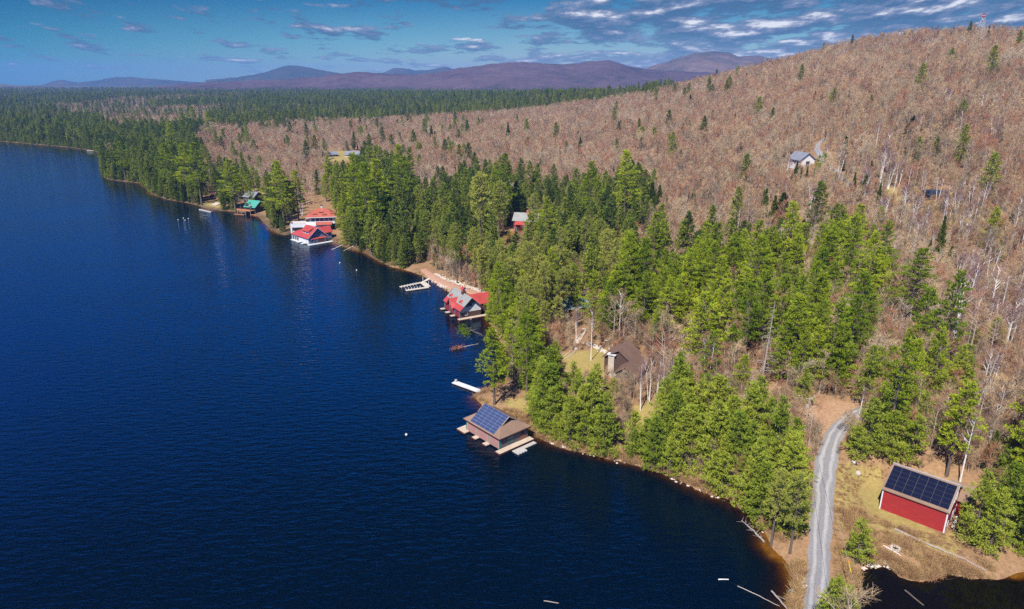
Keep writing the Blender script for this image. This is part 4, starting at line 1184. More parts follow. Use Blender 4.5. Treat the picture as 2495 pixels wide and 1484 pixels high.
M['maroon'] = clapboard('maroon_door_boards', (0.25, 0.025, 0.045), 0.3, 0.3)
M['brown_wall'] = clapboard('dark_brown_clapboard', (0.085, 0.050, 0.042), 0.2, 0.4)
M['dark_wall'] = clapboard('near_black_clapboard', (0.05, 0.045, 0.045), 0.25, 0.3)
M['red_wall'] = clapboard('dark_red_clapboard', (0.22, 0.028, 0.026), 0.2, 0.4)
M['green_roof'] = paint('green_metal_roof', (0.045, 0.30, 0.21), (0.075, 0.25, 0.21), 0.4, 0.5, spec=0.4)
M['teal_roof'] = shingle('grey_green_roof', (0.13, 0.19, 0.185), 0.25)
M['slate_roof'] = shingle('blue_grey_roof', (0.19, 0.20, 0.235), 0.25)
M['cedar'] = paint('orange_cedar', (0.46, 0.20, 0.085), (0.34, 0.14, 0.06), 1.0, 0.7, stretch=(1, 1, 4))
M['stone'] = shingle('mixed_field_stone', (0.44, 0.37, 0.30), 0.45)
M['pale_stone'] = paint('pale_stone', (0.56, 0.50, 0.43), (0.38, 0.32, 0.27), 1.6, 0.95)
M['brick'] = shingle('red_brick', (0.42, 0.16, 0.10), 0.25)
M['steel'] = paint('galvanised_steel', (0.42, 0.42, 0.43), (0.32, 0.32, 0.33), 2.0, 0.45, spec=0.5)
M['pole_wood'] = paint('pole_timber', (0.50, 0.43, 0.36), (0.36, 0.30, 0.25), 1.0, 0.9, stretch=(3, 3, 0.3))
M['cable'] = paint('cable_rubber', (0.30, 0.29, 0.28), None, 1.0, 0.6)
M['orange'] = paint('orange_plastic', (0.75, 0.16, 0.05), None, 1.0, 0.5)
M['yellow'] = paint('yellow_plastic', (0.80, 0.62, 0.03), None, 1.0, 0.5)
M['buoy'] = paint('white_buoy_plastic', (0.60, 0.60, 0.60), (0.5, 0.5, 0.5), 3.0, 0.4)

def solar_mat(name, cell, line, nx, ny, w):
    nt = NT(name); co = objco(nt)
    sx = nt.n('ShaderNodeSeparateXYZ'); nt.l(nt.n('ShaderNodeTexCoord').outputs['Generated'], sx.inputs[0])
    def grid(o, n):
        f = math_(nt, 'FRACT', math_(nt, 'MULTIPLY', o, n)); f = math_(nt, 'ABSOLUTE', math_(nt, 'SUBTRACT', f, 0.5))
        return math_(nt, 'GREATER_THAN', f, 0.5 - w)
    g = math_(nt, 'MAXIMUM', grid(sx.outputs[1], ny), grid(sx.outputs[0], nx))
    c = mixc(nt, g, cell, line)
    b = nt.n('ShaderNodeBsdfPrincipled'); nt.l(c, b.inputs['Base Color']); b.inputs['Roughness'].default_value = 0.3
    b.inputs['Specular IOR Level'].default_value = 0.18
    o = nt.n('ShaderNodeOutputMaterial'); nt.l(b.outputs[0], o.inputs[0])
    return nt.m
M['solar_blue'] = solar_mat('blue_solar_cells', (0.018, 0.032, 0.105), (0.10, 0.13, 0.22), 6, 10, 0.06)
M['solar_black'] = solar_mat('black_solar_cells', (0.006, 0.008, 0.024), (0.012, 0.015, 0.036), 6, 10, 0.05)
M['frame_pale'] = paint('aluminium_frame', (0.20, 0.22, 0.26), None, 1.0, 0.4)
M['frame_dark'] = paint('dark_panel_frame', (0.040, 0.045, 0.065), None, 1.0, 0.4)

def window(parent, face, u0, u1, z0, z1, plane, frame='white', cols=2, rows=2, name='window', glass='glass', t=0.09):
    """frame with glazing bars standing proud of the wall; the pane is its child"""
    s = -1 if face[1] == '-' else 1
    f = MB()
    def b(m, a0, a1, c0, c1, d0, d1):
        lo, hi = sorted((plane + s * d0, plane + s * d1))
        if face[0] == 'x': m.box(lo, a0, c0, hi, a1, c1)
        else: m.box(a0, lo, c0, a1, hi, c1)
    w = 0.13 * t / 0.09
    b(f, u0, u1, z0, z0 + w, 0.004, 0.07); b(f, u0, u1, z1 - w, z1, 0.004, 0.07)
    b(f, u0, u0 + w, z0 + w, z1 - w, 0.004, 0.07); b(f, u1 - w, u1, z0 + w, z1 - w, 0.004, 0.07)
    for k in range(1, cols):
        c = u0 + (u1 - u0) * k / cols; b(f, c - w / 3, c + w / 3, z0 + w, z1 - w, 0.03, 0.06)
    o = f.build(name, M[frame], parent)
    g = MB(); b(g, u0 + w, u1 - w, z0 + w, z1 - w, 0.006, 0.03)
    g.build('pane', M[glass], o)
    return o

def door(parent, face, u0, u1, z0, z1, plane, mat, frame=None, handle=False, name='door'):
    s = -1 if face[1] == '-' else 1
    def mk(m, a0, a1, c0, c1, d0, d1):
        lo, hi = sorted((plane + s * d0, plane + s * d1))
        if face[0] == 'x': m.box(lo, a0, c0, hi, a1, c1)
        else: m.box(a0, lo, c0, a1, hi, c1)
    m = MB(); mk(m, u0, u1, z0, z1, 0.004, 0.05)
    o = m.build(name, M[mat], parent)
    if frame:
        f = MB(); w = 0.14
        mk(f, u0 - w, u0, z0, z1 + w, 0.004, 0.08); mk(f, u1, u1 + w, z0, z1 + w, 0.004, 0.08); mk(f, u0, u1, z1, z1 + w, 0.004, 0.08)
        f.build('door_frame', M[frame], o)
    return o

def gable_walls(x0, x1, y0, y1, z0, ze, xr, zr, axis='y'):
    """walls with gables; the ridge runs along 'axis' over xr at zr"""
    m = MB()
    if axis == 'y': m.prism([(x0, z0), (x1, z0), (x1, ze), (xr, zr), (x0, ze)], 1, y0, y1)
    else: m.prism([(y0, z0), (y1, z0), (y1, ze), (xr, zr), (y0, ze)], 0, x0, x1)
    return m

def gable_roof(x0, x1, y0, y1, ze, xr, zr, axis='y', t=0.16):
    """two slabs meeting in a ridge; outlines already include the overhang"""
    m = MB()
    if axis == 'y':
        m.slab([(x0, y0, ze), (xr, y0, zr), (xr, y1, zr), (x0, y1, ze)], t); m.slab([(x1, y0, ze), (x1, y1, ze), (xr, y1, zr), (xr, y0, zr)], t)
    else:
        m.slab([(x0, y0, ze), (x1, y0, ze), (x1, xr, zr), (x0, xr, zr)], t); m.slab([(x0, y1, ze), (x0, xr, zr), (x1, xr, zr), (x1, y1, ze)], t)
    return m

def local(root, p):
    c, s = math.cos(root.rotation_euler[2]), math.sin(root.rotation_euler[2])
    x, y = p[0] - root.location[0], p[1] - root.location[1]
    return (c * x + s * y, -s * x + c * y, p[2] - root.location[2])

def claim(root, x, y, r):
    c, s = math.cos(root.rotation_euler[2]), math.sin(root.rotation_euler[2])
    BUILT.append((root.location[0] + c * x - s * y, root.location[1] + s * x + c * y, r))

def solar_array(root, O, U, V, nu, nv, su, sv, frame, cell, gap=0.022):
    """panels laid on a roof plane: corner O, unit steps U (along) and V (up the slope)"""
    U = np.array(U, float); V = np.array(V, float); N = np.cross(U, V)
    if N[2] < 0: N = -N
    O = np.array(O, float)
    first = None
    for i in range(nu):
        for j in range(nv):
            base = O + U * (i * su) + V * (j * sv)
            if first is None:
                m = MB()
                q = lambda a, b, h: U * a + V * b + N * h
                a, b = su - gap, sv - gap
                vs = [q(x, y, h) for h in (0.03, 0.08) for x, y in ((0, 0), (a, 0), (a, b), (0, b))]
                m.add(vs, [(3, 2, 1, 0), (4, 5, 6, 7), (0, 1, 5, 4), (1, 2, 6, 5), (2, 3, 7, 6), (3, 0, 4, 7)])
                o = m.build('solar_panel', M[frame], root); o.location = base
                # cell sheet modelled flat, then turned into the roof plane so its own grid follows it
                e = 0.035
                g = MB(); g.box(e, e, 0.078, a - e, b - e, 0.086)
                c = g.build('cells', M[cell], o)
                from mathutils import Matrix
                c.matrix_local = Matrix(((U[0], V[0], N[0], 0), (U[1], V[1], N[1], 0), (U[2], V[2], N[2], 0), (0, 0, 0, 1)))
                first = (o, c)
            else:
                o = first[0].copy(); COL.objects.link(o); o.parent = root; o.location = base
                c = first[1].copy(); COL.objects.link(c); c.parent = o
# ------------------------------------------------------------------ brown boathouse with solar roof
def brown_boathouse():
    r = thing('boathouse', 'brown hip-roofed boathouse with blue solar panels and three pink doors on the lake', 'boathouse', (-3.1, 149.7, 0), R(41))
    t = 0.16
    k = 3.6 / 5.3
    m = MB()
    m.slab([(0, 0, 3.7), (3, 3, 5.738), (3, 2.4, 5.738), (5.3, 2.4, 7.3), (5.3, 12.4, 7.3), (3, 12.4, 5.738), (3, 11.8, 5.738), (0, 14.8, 3.7)], t)
    m.slab([(10.6, 0, 3.7), (10.6, 14.8, 3.7), (7.6, 11.8, 5.738), (7.6, 12.4, 5.738), (5.3, 12.4, 7.3), (5.3, 2.4, 7.3), (7.6, 2.4, 5.738), (7.6, 3, 5.738)], t)
    m.slab([(0, 0, 3.7), (10.6, 0, 3.7), (7.6, 3, 5.738), (3, 3, 5.738)], t); m.slab([(0, 14.8, 3.7), (3, 11.8, 5.738), (7.6, 11.8, 5.738), (10.6, 14.8, 3.7)], t)
    roof = m.build('roof', M['brown_roof'], r)
    m = MB(); m.box(0.02, -0.03, 3.38, 10.58, 0.03, 3.62); m.box(-0.03, 0.03, 3.38, 0.03, 14.77, 3.62); m.box(10.57, 0.03, 3.38, 10.63, 14.77, 3.62); m.box(0.02, 14.77, 3.38, 10.58, 14.83, 3.62)
    m.build('fascia', M['fascia'], roof)
    for y in (11.65, 3.05):
        m = MB(); m.prism([(3.1, 5.6), (7.5, 5.6), (5.3, 7.1)], 1, y, y + 0.1); g = m.build('gablet', M['green_trim'], roof)
    m = MB(); m.prism([(4.0, 5.85), (6.6, 5.85), (5.3, 6.75)], 1, 3.02, 3.05); m.build('vent_louvre', M['dark'], g)
    for a, b in ((2.85, 5.3), (7.75, 5.3)):
        m = MB(); m.slab([(a, 2.36, 5.66), (b, 2.36, 7.32), (b, 2.41, 7.32), (a, 2.41, 5.66)], 0.2); m.build('barge_board', M['deck'], roof)
    m = MB(); m.box(0.6, 0.6, 0.3, 10.0, 14.2, 4.0); m.build('wall', M['grey_shingle'], r)
    m = MB()
    m.box(0.53, 0.55, 3.3, 0.6, 14.25, 3.7)
    for y in (0.55, 4.95, 9.4, 13.9): m.box(0.5, y, 0.3, 0.6, y + 0.32, 3.3)
    m.box(0.6, 0.53, 0.45, 0.85, 0.6, 3.7)
    m.build('trim', M['green_trim'], r)
    for y0 in (1.0, 5.4, 9.85): door(r, 'x-', y0, y0 + 3.85, 0.42, 3.25, 0.585, 'mauve', 'deck')
    window(r, 'y-', 3.1, 5.3, 1.1, 2.8, 0.6, 'green_trim', 2)
    d = door(r, 'y-', 7.4, 9.0, 0.5, 3.0, 0.6, 'brown_door')
    m = MB(); m.box(7.55, 0.52, 1.9, 8.85, 0.55, 2.8); m.build('pane', M['glass'], d)
    m = MB()
    m.box(-0.9, -1.15, 0.25, 10.6, 0.59, 0.48)
    m.box(0.2, 14.21, 0.25, 8.5, 16.3, 0.48); m.box(-1.1, 13.0, 0.25, 0.49, 16.3, 0.47)
    for y in (5.1, 9.4): m.box(-0.9, y - 0.75, 0.25, 0.49, y + 0.75, 0.48)
    m.build('deck', M['deck'], r)
    m = MB()
    m.box(-0.95, -1.2, 0.02, 10.65, -1.15, 0.46); m.box(-0.95, -1.15, 0.02, -0.9, 0.9, 0.46)
    for q in ((-1.15, 13.0, 0.02, -1.1, 16.3, 0.46), (-0.95, 4.35, 0.02, -0.9, 5.85, 0.46), (-0.95, 8.65, 0.02, -0.9, 10.15, 0.46)):
        n_ = MB(); n_.box(*q); n_.build('skirt', M['fascia'], r)
    m.build('skirt', M['fascia'], r)
    for x in np.linspace(-0.6, 10.2, 7):
        m = MB(); m.tube([(x, -0.9, -3), (x, -0.9, 0.24)], [0.13, 0.13], 6); m.build('pile', M['fascia'], r)
    sl = np.array([5.3, 0, 3.6]) / math.hypot(5.3, 3.6)
    solar_array(r, (0.28, 2.55, 3.7 + 0.28 * k), (0, 1, 0), sl, 5, 7, 1.92, 0.86, 'frame_pale', 'solar_blue')
    claim(r, 5.3, 7.4, 9.5)
    # raft beside the deck
    f = thing('floating_dock', 'low grey floating dock of two joined sections tied beside the solar boathouse', 'floating dock', r.location, R(41))
    m = MB(); m.box(2.6, -3.9, 0.12, 5.7, -1.75, 0.32); m.box(5.74, -2.9, 0.12, 9.9, -1.75, 0.31); m.build('platform', M['old_deck'], f)
    for q in ((2.8, -3.7, -0.3, 5.5, -1.9, 0.11), (5.9, -2.7, -0.3, 9.7, -1.9, 0.11)):
        m = MB(); m.box(*q); m.build('float', M['fascia'], f)
    for x in (2.7, 3.55, 4.4, 5.25):
        m = MB(); m.box(x, -4.02, 0.06, x + 0.4, -3.91, 0.34); m.build('bumper', M['white'], f)
brown_boathouse()

# ------------------------------------------------------------------ red barn
def red_barn():
    r = thing('barn', 'red clapboard barn with black solar panels on its brown roof beside the road', 'barn', (78.3, 124.7, 1.2), R(-43.5))
    x1, yd, ze, zr, yr = 12.1, 11.6, 5.1, 8.3, 5.8
    gable_walls(0, x1, 0, yd, -0.9, ze, yr, zr, 'x').build('wall', M['barn_red'], r)
    k = (zr - ze) / yr
    roof = gable_roof(-0.2, x1 + 0.2, -0.45, yd + 0.45, ze - 0.45 * k + 0.2, yr, zr + 0.2, 'x', 0.18).build('roof', M['barn_roof'], r)
    m = MB(); m.box(-0.2, yr - 0.16, zr + 0.19, x1 + 0.2, yr + 0.16, zr + 0.26); m.build('ridge_vent', M['steel'], roof)
    m = MB(); m.box(-0.05, -0.05, -0.5, 0.2, -0.004, ze - 0.3); m.box(-0.05, -0.004, -0.5, -0.004, 0.25, ze - 0.3); m.build('corner_board', M['white'], r)
    m = MB(); m.box(x1 - 0.2, -0.05, -0.5, x1 + 0.05, -0.004, ze - 0.3); m.box(x1 + 0.004, -0.004, -0.5, x1 + 0.05, 0.25, ze - 0.3); m.build('corner_board', M['white'], r)
    for s, ya in ((1, -0.45), (-1, yd + 0.45)):
        m = MB(); m.slab([(x1 + 0.21, ya, ze - 0.45 * k + 0.18), (x1 + 0.25, ya, ze - 0.45 * k + 0.18), (x1 + 0.25, yr, zr + 0.18), (x1 + 0.21, yr, zr + 0.18)], 0.25); m.build('barge_board', M['white'], roof)
    m = MB()
    for q in np.linspace(0.05, 0.95, 16):
        y = -0.45 + q * (yr + 0.3); z = ze + 0.2 + y * k
        m.box(x1 - 0.3, y, z + 0.01, x1 + 0.15, y + 0.09, z + 0.09)
    m.build('snow_guard', M['steel'], roof)
    window(r, 'x+', 4.2, 5.1, 4.8, 6.2, x1, 'white', 1); window(r, 'x+', 6.1, 7.0, 4.8, 6.2, x1, 'white', 1)
    window(r, 'x+', 1.6, 2.5, 0.6, 1.8, x1, 'white', 1); window(r, 'x+', 8.2, 9.4, 1.0, 2.6, x1, 'white', 2)
    door(r, 'x+', 5.4, 6.7, -0.2, 2.2, x1, 'white', 'white'); 
    w = gable_walls(x1 - 2, x1 + 2.6, 8.6, 14.6, -0.9, 4.0, 11.6, 5.9, 'x').build('rear_wing', M['barn_red'], r)
    gable_roof(x1 - 2.2, x1 + 3.1, 8.0, 15.2, 3.75, 11.6, 6.2, 'x', 0.16).build('wing_roof', M['barn_roof'], w)
    door(w, 'x+', 10.6, 12.4, -0.3, 2.3, x1 + 2.6, 'white', 'white', name='wing_door')
    sl = np.array([0, yr, zr - ze]); L = np.linalg.norm(sl); sl /= L
    solar_array(r, (0.16, 0.1, ze + 0.2 + 0.1 * k + 0.02), (1, 0, 0), sl, 7, 5, 1.685, 1.20, 'frame_dark', 'solar_black')
    claim(r, 4, 5, 9.5); claim(r, 9, 8, 9)
    def put(x, y, z=0.0):
        c, s = math.cos(R(-43.5)), math.sin(R(-43.5)); X, Y = 78.3 + c * x - s * y, 124.7 + s * x + c * y
        return (X, Y, hgt(X, Y) + z)
    h = thing('heat_pump', 'white outdoor heat pump unit standing at the gable end of the red barn', 'heat pump', put(13.0, 5.0), R(-43.5))
    m = MB(); m.box(-0.2, -0.5, 0.35, 0.2, 0.5, 1.55); c = m.build('cabinet', M['white'], h)
    m = MB(); m.tube([(0.2, 0, 0.95), (0.23, 0, 0.95)], [0.4, 0.4], 14); m.build('fan_grille', M['dark'], c)
    for y in (-0.4, 0.34):
        m = MB(); m.box(-0.18, y, -0.1, 0.18, y + 0.06, 0.345); m.build('foot', M['steel'], h)
    h = thing('fuel_tank', 'pale grey rounded fuel tank on short legs against the end wall of the barn', 'fuel tank', put(13.1, 3.0), R(-43.5))
    m = MB()
    a = np.linspace(0, 2 * PI, 20, endpoint=False); pts = [(0.32 * math.copysign(abs(math.cos(q)) ** 0.6, math.cos(q)), 0.95 + 0.55 * math.copysign(abs(math.sin(q)) ** 0.8, math.sin(q))) for q in a]
    m.prism(pts, 1, -0.7, 0.7); m.build('tank_body', M['pale_stone'], h)
    for y in (-0.55, 0.5):
        m = MB(); m.box(-0.2, y, -0.1, -0.14, y + 0.06, 0.6); m.box(0.14, y, -0.1, 0.2, y + 0.06, 0.6); m.build('leg', M['steel'], h)
    m = MB(); m.tube([(0, 0, 1.48), (0, 0, 1.75)], [0.05, 0.05], 6); m.build('filler_cap', M['steel'], h)
red_barn()

# ------------------------------------------------------------------ boathouse with grey and red roof
def cross_gable_boathouse():
    r = thing('boathouse', 'brown and white boathouse with grey and red roof, cupola and cross gable', 'boathouse', (-20.2, 248.5, 0), R(29))
    xr, zr, ze, x1, y1 = 4.9, 8.6, 4.1, 9.8, 15.0
    k = (zr - ze) / xr
    m = MB(); m.box(0.5, 0.3, 0.2, x1 - 0.5, y1 - 0.5, 2.7); m.build('lower_wall', M['brown_wall'], r)
    gable_walls(0.45, x1 - 0.45, 0.25, y1 - 0.45, 2.7, ze + 0.25, xr, zr - 0.25).build('upper_wall', M['white'], r)
    m = MB(); m.prism([(2.3, 6.0), (x1 - 2.3, 6.0), (xr, zr - 0.3)], 1, 0.16, 0.25); g = m.build('gable_shingles', M['brown_door'], r)
    m = MB(); m.prism([(2.1, 4.45), (x1 - 2.1, 4.45), (x1 - 2.1, 5.4), (2.1, 5.4)], 1, 0.15, 0.22)
    window(r, 'y-', 2.6, 5.6, 4.75, 5.9, 0.25, 'blue_grey', 3)
    def sl(x): return ze + k * x
    zb = sl(1.35)
    m = MB()
    m.slab([(1.35, -1.2, zb), (xr, -1.2, zr), (xr, y1, zr), (1.35, y1, zb)], 0.15)
    m.slab([(x1 - 1.35, -1.2, zb), (x1 - 1.35, y1, zb), (xr, y1, zr), (xr, -1.2, zr)], 0.15)
    roof = m.build('roof', M['grey_roof'], r)
    m = MB()
    m.slab([(-0.35, -1.2, sl(-0.35) + 0.05), (1.35, -1.2, zb + 0.02), (1.35, y1, zb + 0.02), (-0.35, y1, sl(-0.35) + 0.05)], 0.14)
    m.slab([(x1 + 0.35, -1.2, sl(-0.35) + 0.05), (x1 + 0.35, y1, sl(-0.35) + 0.05), (x1 - 1.35, y1, zb + 0.02), (x1 - 1.35, -1.2, zb + 0.02)], 0.14)
    m.build('eave_band', M['red_metal'], roof)
    # cross gable over the middle bay, and two small dormers
    yc = 7.4
    m = MB(); m.prism([(yc - 2.3, 3.4), (yc + 2.3, 3.4), (yc, 6.6)], 0, -0.2, 2.4); d = m.build('cross_gable', M['white'], r)
    m = MB()
    for s in (-1, 1):
        m.slab([(-1.3, yc + s * 2.75, 3.25), (-1.3, yc, 6.95), (4.0, yc, 6.95), (1.2, yc + s * 2.75, 4.4)], 0.14)
    m.build('cross_gable_roof', M['red_metal'], d)
    for yy in (2.7, 12.1):
        m = MB(); m.prism([(yy - 0.8, 5.7), (yy + 0.8, 5.7), (yy, 6.7)], 0, 1.9, 2.6); d = m.build('dormer', M['dark'], r)
        m = MB()
        for s in (-1, 1): m.slab([(1.5, yy + s * 1.0, 5.65), (1.5, yy, 6.95), (3.3, yy, 6.95), (2.2, yy + s * 1.0, 6.05)], 0.1)
        m.build('dormer_roof', M['red_metal'], d)
    c = MB(); c.box(xr - 0.75, 5.6, zr - 0.6, xr + 0.75, 7.1, zr + 0.7); cu = c.build('cupola', M['brown_wall'], r)
    c = MB()
    for px_, py_ in ((-0.7, 5.65), (0.55, 5.65), (-0.7, 6.9), (0.55, 6.9)): c.box(xr + px_, py_, zr + 0.7, xr + px_ + 0.15, py_ + 0.15, zr + 1.7)
    c.box(xr - 0.7, 5.66, zr + 1.35, xr + 0.7, 7.04, zr + 1.69); c.build('belfry', M['white'], cu)
    c = MB(); c.box(xr - 0.85, 5.5, zr + 0.6, xr + 0.85, 7.2, zr + 0.78)
    for s in (-1, 1): c.slab([(xr + s * 1.05, 5.3, zr + 1.6), (xr, 5.3, zr + 2.5), (xr, 7.4, zr + 2.5), (xr + s * 1.05, 7.4, zr + 1.6)], 0.1)
    c.build('cupola_roof', M['red_metal'], cu)
    # rear wing
    m = gable_walls(x1 - 3, x1 + 5.5, 3.2, 9.2, 1.2, 4.2, 6.2, 7.2, 'x'); w = m.build('rear_wing', M['brown_wall'], r)
    gable_roof(6.4, x1 + 6.0, 2.7, 9.7, 4.1, 6.2, 7.55, 'x', 0.14).build('wing_roof', M['red_metal'], w)
    # doors and posts to the lake
    for y0 in (0.7, 5.5, 10.3): door(r, 'x-', y0, y0 + 3.7, 0.35, 3.3, 0.5, 'maroon')
    for y0 in (0.15, 4.55, 9.35, 14.2):
        m = MB(); m.box(0.1, y0, 0.3, 0.5, y0 + 0.75, 3.6); m.build('pier', M['grey_shingle'], r)
    window(r, 'y-', 1.9, 3.5, 1.35, 2.9, 0.25, 'white', 2)
    m = MB(); m.box(-0.8, -1.5, 0.28, x1 + 2, 0.28, 0.55); 
    for y0 in (4.2, 9.0, 13.9): m.box(-1.6, y0, 0.28, 0.12, y0 + 1.5, 0.54)
    m.build('deck', M['deck'], r)
    m = MB(); m.box(-0.86, -1.56, 0.02, x1 + 2, -1.5, 0.5)
    m.build('skirt', M['fascia'], r)
    for x in np.linspace(-0.4, 9, 5):
        m = MB(); m.tube([(x, -1.3, -3), (x, -1.3, 0.27)], [0.12, 0.12], 6); m.build('pile', M['fascia'], r)
    m = MB()
    for x in (3.6, 4.4): m.bar((x, -1.62, -0.4), (x, -1.62, 1.4), 0.035)
    for z in (0.1, 0.4, 0.7): m.bar((3.6, -1.62, z), (4.4, -1.62, z), 0.03)
    m.build('swim_ladder', M['white'], r)
    claim(r, 5, 7.5, 9); claim(r, 12, 6, 5)
cross_gable_boathouse()

# ------------------------------------------------------------------ white boathouse with red roof
def white_boathouse():
    r = thing('boathouse', 'white and blue-grey boathouse with bright red roof and long dormer below the white house', 'boathouse', (-113.9, 373.6, 0), R(44))
    x1, y1, xr, ze, zr = 12.0, 12.0, 6.0, 4.2, 9.3
    k = (zr - ze) / xr
    gable_walls(0.4, x1 - 0.4, 0.5, y1, 0.4, ze + 0.3, xr, zr - 0.2).build('wall', M['white'], r)
    m = MB(); m.prism([(0.42, 0.45), (x1 - 0.42, 0.45), (x1 - 0.42, ze + 0.2), (xr, zr - 0.3), (0.42, ze + 0.2)], 1, 0.42, 0.5); m.build('gable_siding', M['blue_grey'], r)
    roof = gable_roof(-0.4, x1 + 0.4, -0.5, y1 + 0.3, ze - 0.4 * k, xr, zr, 'y', 0.2).build('roof', M['red_metal'], r)
    m = MB()
    for xa in (-0.4, x1 + 0.4): m.slab([(xa, -0.56, ze - 0.4 * k), (xr, -0.56, zr), (xr, -0.51, zr), (xa, -0.51, ze - 0.4 * k)], 0.3)
    m.build('barge_board', M['white'], roof)
    m = MB(); m.slab([(-0.4, y1 + 0.3, ze - 0.4 * k - 0.02), (3.9, y1 + 0.3, 7.1), (2.0, 17.5, 5.4), (-0.4, 19.3, ze - 0.4 * k - 0.02)], 0.2)
    m.slab([(3.9, y1 + 0.3, 7.1), (8.5, y1 + 0.3, 4.2), (8.5, 19.3, 3.9), (2.0, 17.5, 5.4)], 0.2)
    pr = m.build('porch_roof', M['red_metal'], r)
    m = MB()
    for y in (14.0, 16.5, 19.0): m.box(0.1, y - 0.15, 0.4, 0.4, y + 0.15, 3.85)
    m.build('post', M['white'], pr)
    # shed dormer
    m = MB(); m.box(1.9, 2.6, 5.4, 5.5, 9.4, 7.35); d = m.build('dormer', M['white'], r)
    m = MB(); m.slab([(1.3, 2.2, 7.15), (xr, 2.2, zr + 0.12), (xr, 9.8, zr + 0.12), (1.3, 9.8, 7.15)], 0.15); m.build('dormer_roof', M['red_metal'], d)
    for y in (3.2, 6.3):
        window(d, 'x-', y, y + 2.5, 5.75, 6.95, 1.9, 'white', 3, name='dormer_window')
    window(r, 'y-', 4.0, 5.6, 5.3, 7.0, 0.42, 'white', 2); window(r, 'y-', 6.4, 8.0, 5.3, 7.0, 0.42, 'white', 2)
    window(r, 'y-', 2.0, 4.0, 1.3, 2.9, 0.42, 'white', 2)
    door(r, 'y-', 6.0, 10.4, 0.6, 3.1, 0.42, 'brown_door', 'white')
    m = MB(); m.slab([(1.7, -0.7, 3.2), (11.2, -0.7, 3.2), (11.2, 0.41, 3.75), (1.7, 0.41, 3.75)], 0.12); m.build('pent_roof', M['red_metal'], r)
    for y0 in (0.9, 6.5): door(r, 'x-', y0, y0 + 4.9, 0.5, 3.3, 0.4, 'white', 'white')
    m = MB(); m.box(-0.6, -2.0, 0.15, 14.5, 0.41, 0.5); m.box(-0.9, y1, 0.15, 0.8, y1 + 7.6, 0.5)
    for y in (4.5, 9.6): m.box(-1.5, y, 0.15, 0.4, y + 1.6, 0.5)
    m.build('deck', M['white'], r)
    m = gable_walls(10.5, 17.5, 5.0, 11.0, 0.8, 4.6, 8.0, 7.2, 'x'); w = m.build('rear_wing', M['blue_grey'], r)
    gable_roof(9.0, 18.2, 4.4, 11.6, 4.5, 8.0, 7.6, 'x', 0.15).build('wing_roof', M['red_metal'], w)
    claim(r, 6, 8, 11); claim(r, 14, 8, 6)
white_boathouse()

